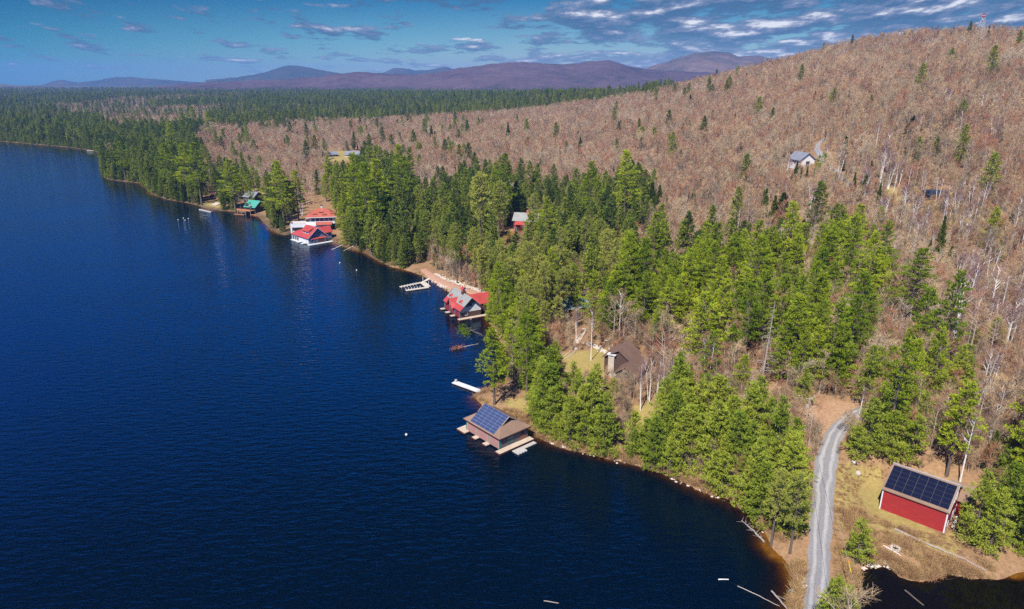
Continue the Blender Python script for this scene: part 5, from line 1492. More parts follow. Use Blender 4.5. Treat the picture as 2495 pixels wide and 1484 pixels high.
# ------------------------------------------------------------------ white house with red hip roof
def white_house():
    g = on(775, 540)
    r = thing('house', 'white two-storey lake house with orange-red hip roof and terraces above the red-roofed boathouse', 'house', (-124.5, 404.0, g[2] - 0.6), R(10))
    m = MB(); m.box(0, 0, -1, 15, 10, 4.0); m.build('lower_wall', M['white'], r)
    m = MB(); m.box(2.5, 2.2, 4.0, 17.5, 11, 8.4); m.build('upper_wall', M['white'], r)
    def hip(x0, x1, y0, y1, ze, zr, t=0.2):
        m = MB(); h = (y1 - y0) / 2
        a, b = (x0 + h, (y0 + y1) / 2, zr), (x1 - h, (y0 + y1) / 2, zr)
        m.slab([(x0, y0, ze), (x1, y0, ze), b, a], t); m.slab([(x0, y1, ze), a, b, (x1, y1, ze)], t)
        m.slab([(x0, y0, ze), a, (x0, y1, ze)], t); m.slab([(x1, y0, ze), (x1, y1, ze), b], t)
        return m
    roof = hip(0.8, 19.2, 0.6, 13.0, 8.3, 12.6).build('roof', M['red_roof'], r)
    m = MB()
    for a in ((0.8, 0.55, 19.2, 0.6), (0.75, 0.55, 0.8, 13.0), (19.2, 0.55, 19.25, 13.0)): m.box(a[0], a[1], 8.0, a[2], a[3], 8.35)
    m.build('fascia', M['white'], roof)
    for (x, y, z) in ((5.0, 2.6, 9.9), (10.5, 2.0, 9.5), (3.4, 5.2, 10.4), (8.6, 3.6, 10.7), (15.5, 2.8, 9.8)):
        m = MB(); m.box(x, y, z - 0.6, x + 2.3, y + 1.6, z + 0.25); d = m.build('dormer', M['white'], roof)
        m = MB(); m.box(x + 0.25, y - 0.03, z - 0.35, x + 2.05, y, z + 0.12); m.build('pane', M['glass'], d)
        m = MB(); m.slab([(x - 0.3, y - 0.4, z + 0.3), (x + 2.6, y - 0.4, z + 0.3), (x + 2.6, y + 2.2, z + 0.75), (x - 0.3, y + 2.2, z + 0.75)], 0.1); m.build('dormer_roof', M['red_roof'], d)
    m = MB(); m.box(9.4, 7.4, 11.0, 10.7, 8.6, 14.2); ch = m.build('chimney', M['pale_stone'], r)
    m = MB(); m.box(9.25, 7.25, 14.2, 10.85, 8.75, 14.45); m.build('chimney_cap', M['dark_wall'], ch)
    m = MB(); m.slab([(6.5, -0.9, 4.0), (16.0, -0.9, 4.0), (16.0, 2.19, 5.2), (6.5, 2.19, 5.2)], 0.15); m.build('skirt_roof', M['red_roof'], r)
    m = MB(); m.box(-8.5, 1.5, -1.5, -0.01, 9, 3.6); w = m.build('side_wing', M['white'], r)
    m = MB()
    m.box(-8.5, 1.5, 3.6, -8.3, 9, 4.8); m.box(-8.3, 1.5, 3.6, -0.01, 1.7, 4.8); m.box(-8.3, 8.8, 3.6, -0.01, 9, 4.8); m.build('parapet', M['white'], w)
    m = MB(); m.box(-8.25, 1.75, 3.604, -0.05, 8.75, 3.66); m.build('terrace_floor', M['path_red'], w)
    m = MB(); m.box(-6.5, -3.2, -1.5, 8, -0.01, 0.2); m.build('terrace', M['pale_stone'], r)
    m = MB(); m.box(-6.5, -3.2, 0.2, 8, -3.05, 1.1); m.box(-6.5, -3.05, 0.2, -6.35, -0.02, 1.1); m.build('terrace_rail', M['white'], r)
    for x in (1.0, 3.4, 5.8, 9.2, 11.6): window(r, 'y-', x, x + 1.7, 0.6, 3.3, 0, 'white', 2)
    for x in (4.0, 6.6, 9.2, 11.8, 14.4): window(r, 'y-', x, x + 1.9, 5.6, 7.6, 2.2, 'blue_grey', 2)
    door(r, 'y-', 10.9 + 2.6, 10.9 + 3.9, 0.2, 2.6, 0, 'brown_door', 'white')
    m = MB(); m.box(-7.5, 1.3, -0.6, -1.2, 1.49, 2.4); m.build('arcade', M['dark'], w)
    m = MB()
    for x in (-5.9, -3.4, -0.8, 1.8, 4.4, 7.0): m.box(x, -3.3, -3.6, x + 0.5, -2.9, 0.2)
    m.build('pillar', M['white'], r)
    claim(r, 6, 5, 12); claim(r, -5, 4, 8); claim(r, 14, 6, 9)
white_house()

# ------------------------------------------------------------------ boathouse with green roof, dark house behind it
def green_boathouse():
    p = at(600, 521, 0.3)
    r = thing('boathouse', 'dark boathouse with green metal roof and cedar balcony over the water', 'boathouse', (p[0] - 1, p[1] + 2.0, 0), R(-24))
    gable_walls(0, 9, 0, 10, 0.1, 5.4, 5.0, 8.6, 'x').build('wall', M['dark_wall'], r)
    roof = gable_roof(-0.8, 9.8, -0.9, 10.9, 4.9, 5.0, 8.9, 'x', 0.16).build('roof', M['green_roof'], r)
    m = gable_walls(0.8, 4.6, -0.2, 4.2, 4.6, 6.0, 2.7, 7.7); d = m.build('dormer', M['dark_wall'], r)
    gable_roof(0.3, 5.1, -0.6, 4.6, 5.75, 2.7, 8.0, 'y', 0.12).build('dormer_roof', M['green_roof'], d)
    m = MB(); m.tube([(5.6, -0.9, 2.9), (5.6, -0.9, 5.9)], [0.95, 0.95], 8); tw = m.build('turret', M['grey_shingle'], r)
    m = MB(); m.tube([(5.6, -0.9, 5.9), (5.6, -0.9, 7.0)], [1.2, 0.05], 8); m.build('turret_roof', M['grey_roof'], tw)
    m = MB(); m.box(5.2, -1.9, 3.0, 6.0, -1.82, 5.0); m.build('turret_door', M['dark'], tw)
    m = MB(); m.box(-4.2, -3.8, 2.7, 8.0, -0.02, 2.95); b = m.build('balcony', M['cedar'], r)
    m = MB(); m.box(-4.2, -3.8, 2.95, 8.0, -3.68, 3.95); m.box(-4.2, -3.68, 2.95, -4.08, -0.02, 3.95); m.build('balcony_rail', M['cedar'], b)
    for x in (-4.0, -0.5, 3.5, 7.8):
        m = MB(); m.tube([(x, -3.6, -1.5), (x, -3.6, 2.7)], [0.12, 0.12], 6); m.build('post', M['old_deck'], r)
    m = MB(); m.box(-5.5, -5.6, 0.15, 3.5, -4.4, 0.4); m.box(7.0, -3.0, 0.15, 12.0, -1.8, 0.4); m.build('dock', M['cedar'], r)
    door(r, 'y-', 1.0, 4.4, 0.2, 2.5, 0, 'brown_door'); door(r, 'y-', 5.0, 8.4, 0.2, 2.5, 0, 'dark')
    claim(r, 4, 4, 8)
    p = on(598, 497)
    h = thing('house', 'dark brown house with grey roof half hidden behind the big pine by the green boathouse', 'house', (p[0] - 4, p[1] + 8, p[2]), R(-30))
    gable_walls(0, 11, 0, 9, -1, 4.4, 4.5, 7.6, 'x').build('wall', M['dark_wall'], h)
    gable_roof(-0.7, 11.7, -0.8, 9.8, 4.1, 4.5, 7.9, 'x', 0.16).build('roof', M['slate_roof'], h)
    for x in (1.5, 4.5, 7.5): window(h, 'y-', x, x + 1.6, 1.0, 2.8, 0, 'white', 2)
    claim(h, 5, 4, 8)
    p = on(617, 481)
    b = thing('boat', 'white rowing boat resting on the lawn behind the green roof', 'boat', (p[0], p[1], p[2] + 0.1), R(-8))
    st = []
    for q in np.linspace(0, 1, 9):
        wdt = 1.0 * math.sin(PI * min(q * 0.75 + 0.25, 1)) ** 0.7 if q < 1 else 0.06
        st.append((q * 7 - 3.5, max(wdt, 0.06), 0.9 + 0.35 * q ** 3))
    m = MB(); vs = []; fs = []
    for x, w_, h_ in st: vs += [(x, -w_, h_), (x, -w_ * 0.65, 0.2), (x, 0, 0), (x, w_ * 0.65, 0.2), (x, w_, h_)]
    for i in range(8):
        for j in range(4): fs.append((i * 5 + j, i * 5 + j + 1, i * 5 + j + 6, i * 5 + j + 5))
    fs.append((0, 1, 2, 3, 4)); m.add(vs, fs); m.build('hull', M['white'], b)
    m = MB(); vs = []
    for x, w_, h_ in st: vs += [(x, -w_ * 0.97, h_ - 0.03), (x, 0, h_ + 0.25), (x, w_ * 0.97, h_ - 0.03)]
    m.add(vs, [(i * 3 + j, i * 3 + j + 1, i * 3 + j + 4, i * 3 + j + 3) for i in range(8) for j in range(2)]); m.build('cover', M['white'], b)
green_boathouse()

# ------------------------------------------------------------------ brown camp on the lawn
def camp():
    p = on(1556, 950)
    z = p[2]
    q = at(1550.9, 918, z + 3.2)
    r = thing('house', 'brown-shingled camp house with stepped roofs and stone chimney on the lawn clearing', 'house', (q[0], q[1], z - 0.3), R(62))
    gable_walls(0.5, 12.5, 0.4, 6.6, -1, 3.1, 3.5, 5.4, 'x').build('wall', M['brown_wall'], r)
    roof = gable_roof(0, 12.6, -0.2, 7.2, 2.95, 3.5, 5.75, 'x', 0.16).build('roof', M['camp_roof'], r)
    m = MB(); m.prism([(0.7, 0.6), (6.3, 0.6), (6.3, 3.0), (3.5, 4.9), (0.7, 3.0)], 0, 0.42, 0.5); m.build('gable_glazing', M['glass'], r)
    gable_walls(7.2, 15.5, 4.6, 12.6, -1, 4.6, 8.0, 7.2, 'x').build('main_block', M['brown_wall'], r)
    gable_roof(6.5, 16.3, 3.8, 13.4, 4.55, 8.0, 7.75, 'x', 0.18).build('main_roof', M['camp_roof'], r)
    m = MB(); m.box(-3.0, 1.4, -1, 0.49, 5.6, 1.7); pw = m.build('porch', M['brown_wall'], r)
    m = MB(); m.slab([(-3.6, 0.9, 1.7), (-0.1, 0.9, 1.75), (-0.1, 3.5, 2.75), (-2.4, 3.5, 2.75)], 0.14); m.slab([(-3.6, 6.1, 1.7), (-2.4, 3.5, 2.75), (-0.1, 3.5, 2.75), (-0.1, 6.1, 1.75)], 0.14)
    m.slab([(-3.6, 0.9, 1.7), (-2.4, 3.5, 2.75), (-3.6, 6.1, 1.7)], 0.14); m.build('porch_roof', M['camp_roof'], pw)
    for y in (1.1, 5.9):
        m = MB(); m.tube([(-3.3, y, -1), (-3.3, y, 1.6)], [0.13, 0.13], 6); m.build('post', M['cedar'], pw)
    for x in (2.0, 5.0, 8.0): window(r, 'y-', x, x + 1.5, 0.8, 2.3, 0.4, 'green_trim', 2)
    c = local(r, at(1491, 872, z + 4.5))
    m = MB(); m.box(c[0] - 0.65, c[1] - 0.95, -1.5, c[0] + 0.65, c[1] + 0.95, 5.4); ch = m.build('chimney', M['stone'], r)
    m = MB()
    for a in (-1.2, 0.9):
        m.box(c[0] - 0.6, c[1] + a * 0.75, 5.4, c[0] + 0.6, c[1] + a * 0.75 + 0.3, 5.9)
    m.box(c[0] - 0.9, c[1] - 1.4, 5.9, c[0] + 0.9, c[1] + 1.4, 6.1); m.build('chimney_cap', M['white'], ch)
    m = MB(); m.box(2.0, 6.61, -0.6, 7.1, 10.5, -0.1); dk = m.build('deck', M['old_deck'], r)
    m = MB(); m.box(2.0, 10.4, -0.1, 7.1, 10.5, 0.8); m.box(2.0, 6.7, -0.1, 2.1, 10.4, 0.8); m.build('deck_rail', M['cedar'], dk)
    claim(r, 6, 4, 8.5); claim(r, 12, 9, 8)
camp()

def hidden_houses():
    # green-roofed cabin among the pines
    p = on(1424, 800)
    r = thing('cabin', 'dark cabin with grey-green roof and brick chimney among the pines', 'cabin', (at(1437, 744, p[2] + 5)[0] - 0.5, at(1437, 744, p[2] + 5)[1], p[2]), R(115))
    gable_walls(0, 9, 0, 9.5, -1.5, 5.0, 4.5, 7.6).build('wall', M['dark_wall'], r)
    rf = gable_roof(-0.7, 9.7, -0.9, 10.4, 4.7, 4.5, 8.0, 'y', 0.16).build('roof', M['teal_roof'], r)
    m = MB(); m.box(4.0, 8.2, 6.5, 5.2, 9.4, 9.6); c = m.build('chimney', M['brick'], r)
    m = MB(); m.box(3.8, 8.0, 9.6, 5.4, 9.6, 9.85); m.box(3.9, 8.1, 9.85, 4.1, 9.5, 10.3); m.box(5.1, 8.1, 9.85, 5.3, 9.5, 10.3); m.box(3.8, 8.0, 10.3, 5.4, 9.6, 10.5); m.build('chimney_cap', M['white'], c)
    for x in (1.5, 5.5): window(r, 'y-', x, x + 1.6, 1.2, 3.0, 0, 'green_trim', 2)
    window(r, 'x-', 3, 5, 1.2, 3.0, 0, 'green_trim', 2)
    claim(r, 4.5, 4.5, 8)
    # red house
    p = on(1252, 566)
    r = thing('house', 'dark red house with grey roof, red porch roof and white-framed window between tall pines', 'house', (p[0], p[1] + 0.5, p[2]), R(-14))
    gable_walls(0, 16, 0, 10, -1.5, 7.6, 5, 11.0, 'x').build('wall', M['red_wall'], r)
    gable_roof(-1.0, 17, -0.9, 10.9, 7.2, 5, 11.3, 'x', 0.18).build('roof', M['grey_roof'], r)
    m = MB(); m.slab([(1.0, -3.4, 5.4), (9.5, -3.4, 5.4), (9.5, -0.01, 7.4), (1.0, -0.01, 7.4)], 0.15); m.build('porch_roof', M['red_metal'], r)
    for x in (1.3, 5.0, 9.2):
        m = MB(); m.box(x, -3.2, -1.5, x + 0.3, -2.9, 5.4); m.build('post', M['red_wall'], r)
    m = MB(); m.box(7.0, 3.6, 9.5, 8.6, 5.0, 13.0); m.build('chimney', M['brick'], r)
    window(r, 'y-', 0.4, 2.6, 0.6, 3.2, 0, 'white', 2); window(r, 'y-', 0.6, 2.4, 4.4, 6.0, 0, 'cedar', 2); window(r, 'y-', 4.0, 6.0, 3.4, 5.2, 0, 'white', 2); window(r, 'x-', 3.0, 5.0, 4.4, 6.2, 0, 'white', 2)
    m = MB(); m.box(17.2, 3, 0, 27, 11, 6.2); w = m.build('side_wing', M['cedar'], r)
    m = MB(); m.slab([(16.9, 2.4, 6.2), (27.6, 2.4, 6.2), (27.6, 11.6, 8.0), (16.9, 11.6, 8.0)], 0.15); m.build('wing_roof', M['slate_roof'], w)
    claim(r, 8, 5, 9); claim(r, 22, 6, 7)
    m_ = on(1188, 530)
    f = thing('shed', 'low dark red shed seen through the pine trunks beside the red house', 'shed', (m_[0] - 3, m_[1], m_[2]), R(-6))
    gable_walls(0, 10, 0, 5, -1, 2.6, 2.5, 4.0, 'x').build('wall', M['red_wall'], f)
    gable_roof(-0.4, 10.4, -0.5, 5.5, 2.4, 2.5, 4.2, 'x', 0.14).build('roof', M['camp_roof'], f)
    door(f, 'y-', 4, 5.2, 0, 2.1, 0, 'white')
    claim(f, 5, 2, 6)
    # white garage on the hill
    p = on(1966, 407)
    r = thing('garage', 'white gabled garage with grey roof beside the driveway up the hillside', 'garage', (p[0] - 4.5, p[1] + 0.5, p[2] - 0.3), R(14))
    gable_walls(0, 10.5, 0, 12, -1.5, 5.0, 5.25, 8.6).build('wall', M['white'], r)
    gable_roof(-0.9, 11.4, -1.0, 12.8, 4.45, 5.25, 9.0, 'y', 0.3).build('roof', M['slate_roof'], r)
    door(r, 'y-', 4.3, 7.0, 0, 3.6, 0, 'dark_wall', 'pale_stone'); window(r, 'x-', 4, 6, 1.6, 3.2, 0, 'white', 2)
    m = MB(); m.box(0.0, -0.12, -1.5, 4.15, -0.004, 1.4); m.box(7.15, -0.12, -1.5, 10.5, -0.004, 1.4); m.build('stone_base', M['pale_stone'], r)
    claim(r, 5, 5, 10)
    # grey roofs on the upper lawn
    p = on(845, 384)
    r = thing('house', 'long low house with blue-grey roof on the upper lawn among bare trees', 'house', (p[0] - 3, p[1] + 4, p[2]), R(-12))
    gable_walls(0, 22, 0, 10, -1, 3.2, 5, 6.6, 'x').build('wall', M['pale_stone'], r)
    gable_roof(-0.8, 22.8, -1, 11, 2.8, 5, 6.9, 'x', 0.16).build('roof', M['slate_roof'], r)
    for x in (3, 8, 13, 18): window(r, 'y-', x, x + 2.2, 0.8, 2.4, 0, 'white', 2)
    claim(r, 11, 5, 12)
    p = on(815, 383)
    r = thing('cabin', 'small grey-roofed cabin at the edge of the upper lawn', 'cabin', (p[0] - 6, p[1] + 3, p[2]), R(24))
    gable_walls(0, 9, 0, 8, -1, 2.8, 4, 5.4, 'x').build('wall', M['brown_wall'], r)
    gable_roof(-0.7, 9.7, -0.8, 8.8, 2.5, 4, 5.7, 'x', 0.16).build('roof', M['slate_roof'], r)
    window(r, 'y-', 2, 4, 0.8, 2.2, 0, 'white', 2); door(r, 'y-', 5.5, 6.7, -0.2, 2.0, 0, 'brown_door')
    claim(r, 4.5, 4, 7)
    p = on(2280, 486)
    r = thing('shed', 'low shed with almost black roof at the edge of the hillside clearing', 'shed', (p[0] - 4, p[1], p[2]), R(-4))
    gable_walls(0, 9, 0, 6, -1, 2.4, 3, 3.9, 'x').build('wall', M['dark_wall'], r)
    gable_roof(-0.6, 9.6, -0.7, 6.7, 2.1, 3, 4.1, 'x', 0.14).build('roof', M['frame_dark'], r)
    door(r, 'y-', 3, 5.5, -0.2, 2.0, 0, 'brown_door')
    claim(r, 4.5, 3, 7)
    p = on(1251, 446)
    r = thing('shed', 'small dark-roofed hut standing alone in the bare woods behind the pines', 'shed', (p[0] - 2, p[1] + 1, p[2]), R(10))
    gable_walls(0, 5, 0, 4, -1, 2.4, 2, 3.6, 'x').build('wall', M['brown_wall'], r)
    gable_roof(-0.4, 5.4, -0.5, 4.5, 2.1, 2, 3.8, 'x', 0.14).build('roof', M['dark_wall'], r)
    claim(r, 2.5, 2, 6)
hidden_houses()

# ------------------------------------------------------------------ fire tower on the summit
def fire_tower():
    u = ray(2393, 60)[0] / ray(2393, 60)[1]
    y = 800.0; x = u * y; z = hgt(x, y)
    dx, dy, dz = ray(2393, 31)
    top = CAM_H + dz / dy * y
    H = max(top - z, 22)
    r = thing('fire_tower', 'steel lattice fire lookout tower with small red-banded cab on the summit', 'lookout tower', (x, y, z), R(20))
    hc = H - 4.2
    def wdt(t): return 3.2 * (1 - t) + 1.15 * t
    for sx_ in (-1, 1):
        for sy_ in (-1, 1):
            m = MB(); m.bar((sx_ * wdt(0), sy_ * wdt(0), -1), (sx_ * wdt(1), sy_ * wdt(1), hc), 0.14); m.build('leg', M['steel'], r)
    m = MB(); n = 8
    for i in range(n):
        a, b = i / n, (i + 1) / n
        for q in range(4):
            c0 = [(-1, -1), (1, -1), (1, 1), (-1, 1)][q]; c1 = [(-1, -1), (1, -1), (1, 1), (-1, 1)][(q + 1) % 4]
            m.bar((c0[0] * wdt(a), c0[1] * wdt(a), a * hc), (c1[0] * wdt(b), c1[1] * wdt(b), b * hc), 0.09)
            m.bar((c1[0] * wdt(a), c1[1] * wdt(a), a * hc), (c0[0] * wdt(b), c0[1] * wdt(b), b * hc), 0.09)
            m.bar((c0[0] * wdt(b), c0[1] * wdt(b), b * hc), (c1[0] * wdt(b), c1[1] * wdt(b), b * hc), 0.08)
    m.build('bracing', M['steel'], r)
    m = MB()
    for i in range(n):
        s = 1 if i % 2 else -1
        m.slab([(-s * 1.4, -0.4, i * hc / n + 0.2), (s * 1.4, -0.4, (i + 1) * hc / n), (s * 1.4, 0.4, (i + 1) * hc / n), (-s * 1.4, 0.4, i * hc / n + 0.2)], 0.1)
    m.build('stairs', M['steel'], r)
    m = MB(); m.box(-1.35, -1.35, hc, 1.35, 1.35, hc + 1.3); c = m.build('cab', M['red_metal'], r)
    m = MB(); m.box(-1.3, -1.3, hc + 1.3, 1.3, 1.3, hc + 2.5); m.build('cab_window', M['white'], c)
    m = MB(); m.add([(-1.7, -1.7, hc + 2.5), (1.7, -1.7, hc + 2.5), (1.7, 1.7, hc + 2.5), (-1.7, 1.7, hc + 2.5), (0, 0, hc + 3.9)], [(3, 2, 1, 0), (0, 1, 4), (1, 2, 4), (2, 3, 4), (3, 0, 4)]); m.build('cab_roof', M['red_wall'], c)
    m = MB()
    p0 = np.array([-7.5, 0, H * 0.62])
    m.box(-8.8, -1.2, H * 0.62, -6.4, 1.2, H * 0.62 + 1.6)
    for a, b in (((-8.5, -1, 0), (-8.5, -1, H * 0.62)), ((-6.7, 1, 0), (-6.7, 1, H * 0.62)), ((-6.4, 0, H * 0.66), (-1.2, 0, H * 0.74)), ((-8.5, -1, 5), (-6.7, 1, H * 0.5)), ((-6.7, 1, 6), (-8.5, -1, H * 0.45)), ((-6.4, 0, H * 0.5), (-1.6, 0, H * 0.7))): m.bar(a, b, 0.12)
    m.build('equipment_platform', M['steel'], r)
    BUILT.append((x, y, 5))
fire_tower()
# ------------------------------------------------------------------ docks
def plank(m, a, b, w, z0, z1):
    a = np.array(a[:2], float); b = np.array(b[:2], float); d = (b - a) / np.linalg.norm(b - a); n = np.array([-d[1], d[0]]) * w / 2
    q = [a - n, b - n, b + n, a + n]
    v = [(p[0], p[1], z) for z in (z0, z1) for p in q]
    m.add(v, [(3, 2, 1, 0), (4, 5, 6, 7), (0, 1, 5, 4), (1, 2, 6, 5), (2, 3, 7, 6), (3, 0, 4, 7)])

def ground_thing(name, label, cat, p, rz=0.0): return thing(name, label, cat, (p[0], p[1], p[2]), rz)

def docks():
    d = thing('dock', 'long bare white plank dock reaching out from the shrubby point', 'dock', (-14, 187, 0))
    L = lambda p: (p[0] + 14, p[1] - 187)
    a, b = at(1106, 930, 0.5), at(1177, 955.5, 0.5); mid = (a + b) / 2
    m = MB(); plank(m, L(a), L(mid), 1.9, 0.3, 0.52); plank(m, L(mid) + np.array([0.03, -0.03]), L(b), 1.9, 0.3, 0.51); m.build('platform', M['white'], d)
    m = MB(); plank(m, L(a), L(b), 1.7, 0.05, 0.29)
    for t in (0.05, 0.35, 0.65, 0.95):
        p = a + (b - a) * t
        m.tube([(*L(p), -2.5), (*L(p), 0.1)], [0.1, 0.1], 6)
    m.build('frame', M['fascia'], d)
    p = at(1111, 930, 0.5)
    t_ = thing('planter', 'round wooden half-barrel planter at the lake end of the white dock', 'planter', (p[0], p[1], 0.52))
    m = MB(); m.tube([(0, 0, 0), (0, 0, 0.3), (0, 0, 0.62)], [0.34, 0.42, 0.38], 12, cap=True); m.build('tub', M['pole_wood'], t_)
    m = MB(); m.tube([(0, 0, 0.36), (0, 0, 0.42)], [0.425, 0.42], 12); m.build('hoop', M['steel'], t_)

    A, B, C, D, E = at(975, 699, .5), at(1030, 687.5, .5), at(1044, 699.5, .5), at(989, 707.5, .5), at(1047, 680, .9)
    u = thing('dock', 'forked pale dock with two arms, white mooring posts and a gangway', 'dock', (*A[:2], 0))
    L = lambda p: np.array([p[0] - A[0], p[1] - A[1]])
    m = MB(); plank(m, L(A), L(B), 1.5, 0.3, 0.55); plank(m, L(D), L(C), 1.6, 0.3, 0.55)
    n = L(C) - L(B); n = n / np.linalg.norm(n)
    plank(m, L(B) + n * 0.8, L(C) - n * 0.8, 2.6, 0.3, 0.553); m.build('platform', M['dock_wood'], u)
    m = MB(); q0, q1 = L(B), L(E)
    dv = (q1 - q0) / np.linalg.norm(q1 - q0); nv = np.array([-dv[1], dv[0]]) * 0.75
    m.slab([(*(q0 - nv), 0.58), (*(q1 - nv), 1.3), (*(q1 + nv), 1.3), (*(q0 + nv), 0.58)], 0.15); m.build('gangway', M['dock_wood'], u)
    for P0, P1, side in ((A, B, -1), (D, C, 1)):
        for t in np.linspace(0.03, 0.66, 6):
            p = L(P0) + (L(P1) - L(P0)) * t; dd = L(P1) - L(P0); dd /= np.linalg.norm(dd); nn = np.array([-dd[1], dd[0]]) * 0.85 * (1 if side > 0 else -1)
            m = MB(); m.tube([(*(p + nn), -2.5), (*(p + nn), 1.35)], [0.12, 0.12], 6); m.build('mooring_post', M['white'], u)
    for p in (B, C):
        q = L(p); m = MB(); m.tube([(q[0], q[1] + 0.9, -2.5), (q[0], q[1] + 0.9, 2.9)], [0.12, 0.12], 6); m.build('tall_post', M['white'], u)
    # stone-edged swimming dock near the green boathouse, and one on the far shore
    a, b = at(489, 509, .35), at(518, 515.5, .35)
    d = thing('dock', 'narrow dark dock with white edge along the shore left of the green boathouse', 'dock', (*a[:2], 0))
    m = MB(); plank(m, (0, 0), (b - a), 2.4, 0.1, 0.35); m.build('platform', M['camp_roof'], d)
    dd = (b - a)[:2] / np.linalg.norm((b - a)[:2]); nn = np.array([dd[1], -dd[0]]) * 1.3
    m = MB(); plank(m, nn, nn + (b - a)[:2], 0.25, 0.0, 0.42); m.build('edge_rail', M['white'], d)
    a, b = at(212, 366.5, .4), at(246, 366.2, .4)
    d = thing('dock', 'short pale dock on the far shore beyond the wooded point', 'dock', (*a[:2], 0))
    m = MB(); plank(m, (0, 0), (b - a), 2.2, 0.1, 0.5); m.build('platform', M['dock_wood'], d)
docks()

# ------------------------------------------------------------------ mooring buoys
def buoys():
    spots = [(990, 1060, 'white round buoy floating alone off the solar boathouse'), (828, 641, 'white buoy floating nearest the white boathouse'), (869, 659, 'white buoy floating between the white boathouse and the forked dock'),
             (459, 533, 'small white buoy of the far cluster, closest to the shore'), (447, 532, 'small white buoy of the far cluster, at its back'), (451, 537, 'small white buoy of the far cluster, nearest the open water'), (434, 536, 'small white buoy of the far cluster, at its outer end')]
    first = None
    for px, py, lab in spots:
        p = at(px, py, 0)
        if first is None:
            r = thing('buoy', lab, 'buoy', (p[0], p[1], 0), 0, 'white mooring buoys')
            a = np.linspace(-PI / 2, PI / 2, 9)
            m = MB(); m.tube([(0, 0, 0.12 + 0.34 * math.sin(q)) for q in a], [max(0.34 * math.cos(q), 0.01) for q in a], 14); f = m.build('float', M['buoy'], r, True)
            m = MB(); m.tube([(0, 0, 0.44), (0, 0, 0.6)], [0.07, 0.05], 8); e = m.build('top_ring', M['steel'], r)
            first = (r, f, e)
        else:
            r = first[0].copy(); COL.objects.link(r); r.location = (p[0], p[1], 0); r['label'] = lab
            for q in first[1:]:
                c = q.copy(); COL.objects.link(c); c.parent = r
buoys()

# ------------------------------------------------------------------ utility poles and their cables
def poles():
    def pole(px, py, topy, lab, gear):
        b = on(px, py)
        lo, hi = 3, 20
        for _ in range(30):
            m_ = (lo + hi) / 2
            if project(b[0], b[1], b[2] + m_)[1] > topy: lo = m_
            else: hi = m_
        r = thing('utility_pole', lab, 'utility pole', tuple(b))
        m = MB(); m.tube([(0, 0, -1), (0, 0, lo)], [0.17, 0.12], 8); m.build('shaft', M['pole_wood'], r)
        m = MB(); m.box(-0.9, -0.06, lo - 0.55, 0.9, 0.06, lo - 0.42); c = m.build('crossarm', M['pole_wood'], r)
        m = MB()
        for x in (-0.8, 0.0, 0.8): m.tube([(x, 0, lo - 0.42), (x, 0, lo - 0.2)], [0.05, 0.04], 6)
        m.build('insulator', M['white'], c)
        if gear:
            m = MB(); m.tube([(-0.42, -0.1, lo - 3.1), (-0.42, -0.1, lo - 2.0)], [0.27, 0.27], 10); m.build('transformer', M['steel'], r)
            m = MB(); m.bar((0.35, 0, lo - 1.2), (0.35, 0, lo - 2.6), 0.09); m.bar((0.35, 0, lo - 1.3), (0, 0, lo - 1.3), 0.05); m.bar((0.35, 0, lo - 2.4), (0, 0, lo - 2.4), 0.05); m.build('fuse_arm', M['steel'], r)
        BUILT.append((b[0], b[1], 2.0))
        return b, lo
    a, h = pole(1963, 1034, 967, 'pale utility pole with transformer beside the bend of the gravel road', True)
    b, h2 = pole(2295, 650, 610, 'white utility pole standing in the woods beside two narrow spruces', False)
    c, h3 = pole(2354, 870, 838, 'short pale pole standing alone among the bare trees', False)
    def cable(p, q, sag, lab, r_=0.028):
        o = thing('cable', lab, 'cable', tuple(p))
        pts = []
        for t in np.linspace(0, 1, 24):
            w = p + (q - p) * t - p; pts.append((w[0], w[1], w[2] - sag * 4 * t * (1 - t)))
        m = MB(); m.tube(pts, [r_] * 24, 5); m.build('strand', M['cable'], o)
        return o
    A = a + np.array([0, 0, h - 0.25]); B = b + np.array([0, 0, h2 - 0.25])
    cable(A + np.array([0.8, 0, 0]), B, 2.2, 'upper power cable running from the road pole back into the woods')
    e1 = at(2128, 1600, 6.5); e2 = at(2052, 1600, 6.5)
    o = cable(A, e1, 0.9, 'power cable crossing the yard to the pond with an orange marker on it')
    cable(A - np.array([0.8, 0, 1.5]), e2, 0.9, 'thin power cable crossing above the gravel road')
    best = None
    for t in np.linspace(0.4, 1, 400):
        p = A + (e1 - A) * t; p[2] -= 0.9 * 4 * t * (1 - t)
        d = abs(project(*p)[1] - 1369)
        if best is None or d < best[0]: best = (d, t, p.copy())
    p = best[2]; p2 = A + (e1 - A) * (best[1] + 0.035); p2[2] -= 0.9 * 4 * (best[1] + 0.035) * (1 - best[1] - 0.035)
    k = thing('cable_marker', 'orange ball and yellow sleeve marking the cable over the pond edge', 'cable marker', tuple(p))
    aa = np.linspace(-PI / 2, PI / 2, 7)
    m = MB(); m.tube([(0, 0, 0.2 * math.sin(q)) for q in aa], [max(0.2 * math.cos(q), 0.01) for q in aa], 10); m.build('ball', M['orange'], k, True)
    m = MB(); m.bar((0, 0, 0), tuple((p2 - p) * 1.0), 0.06); m.build('sleeve', M['yellow'], k)
poles()

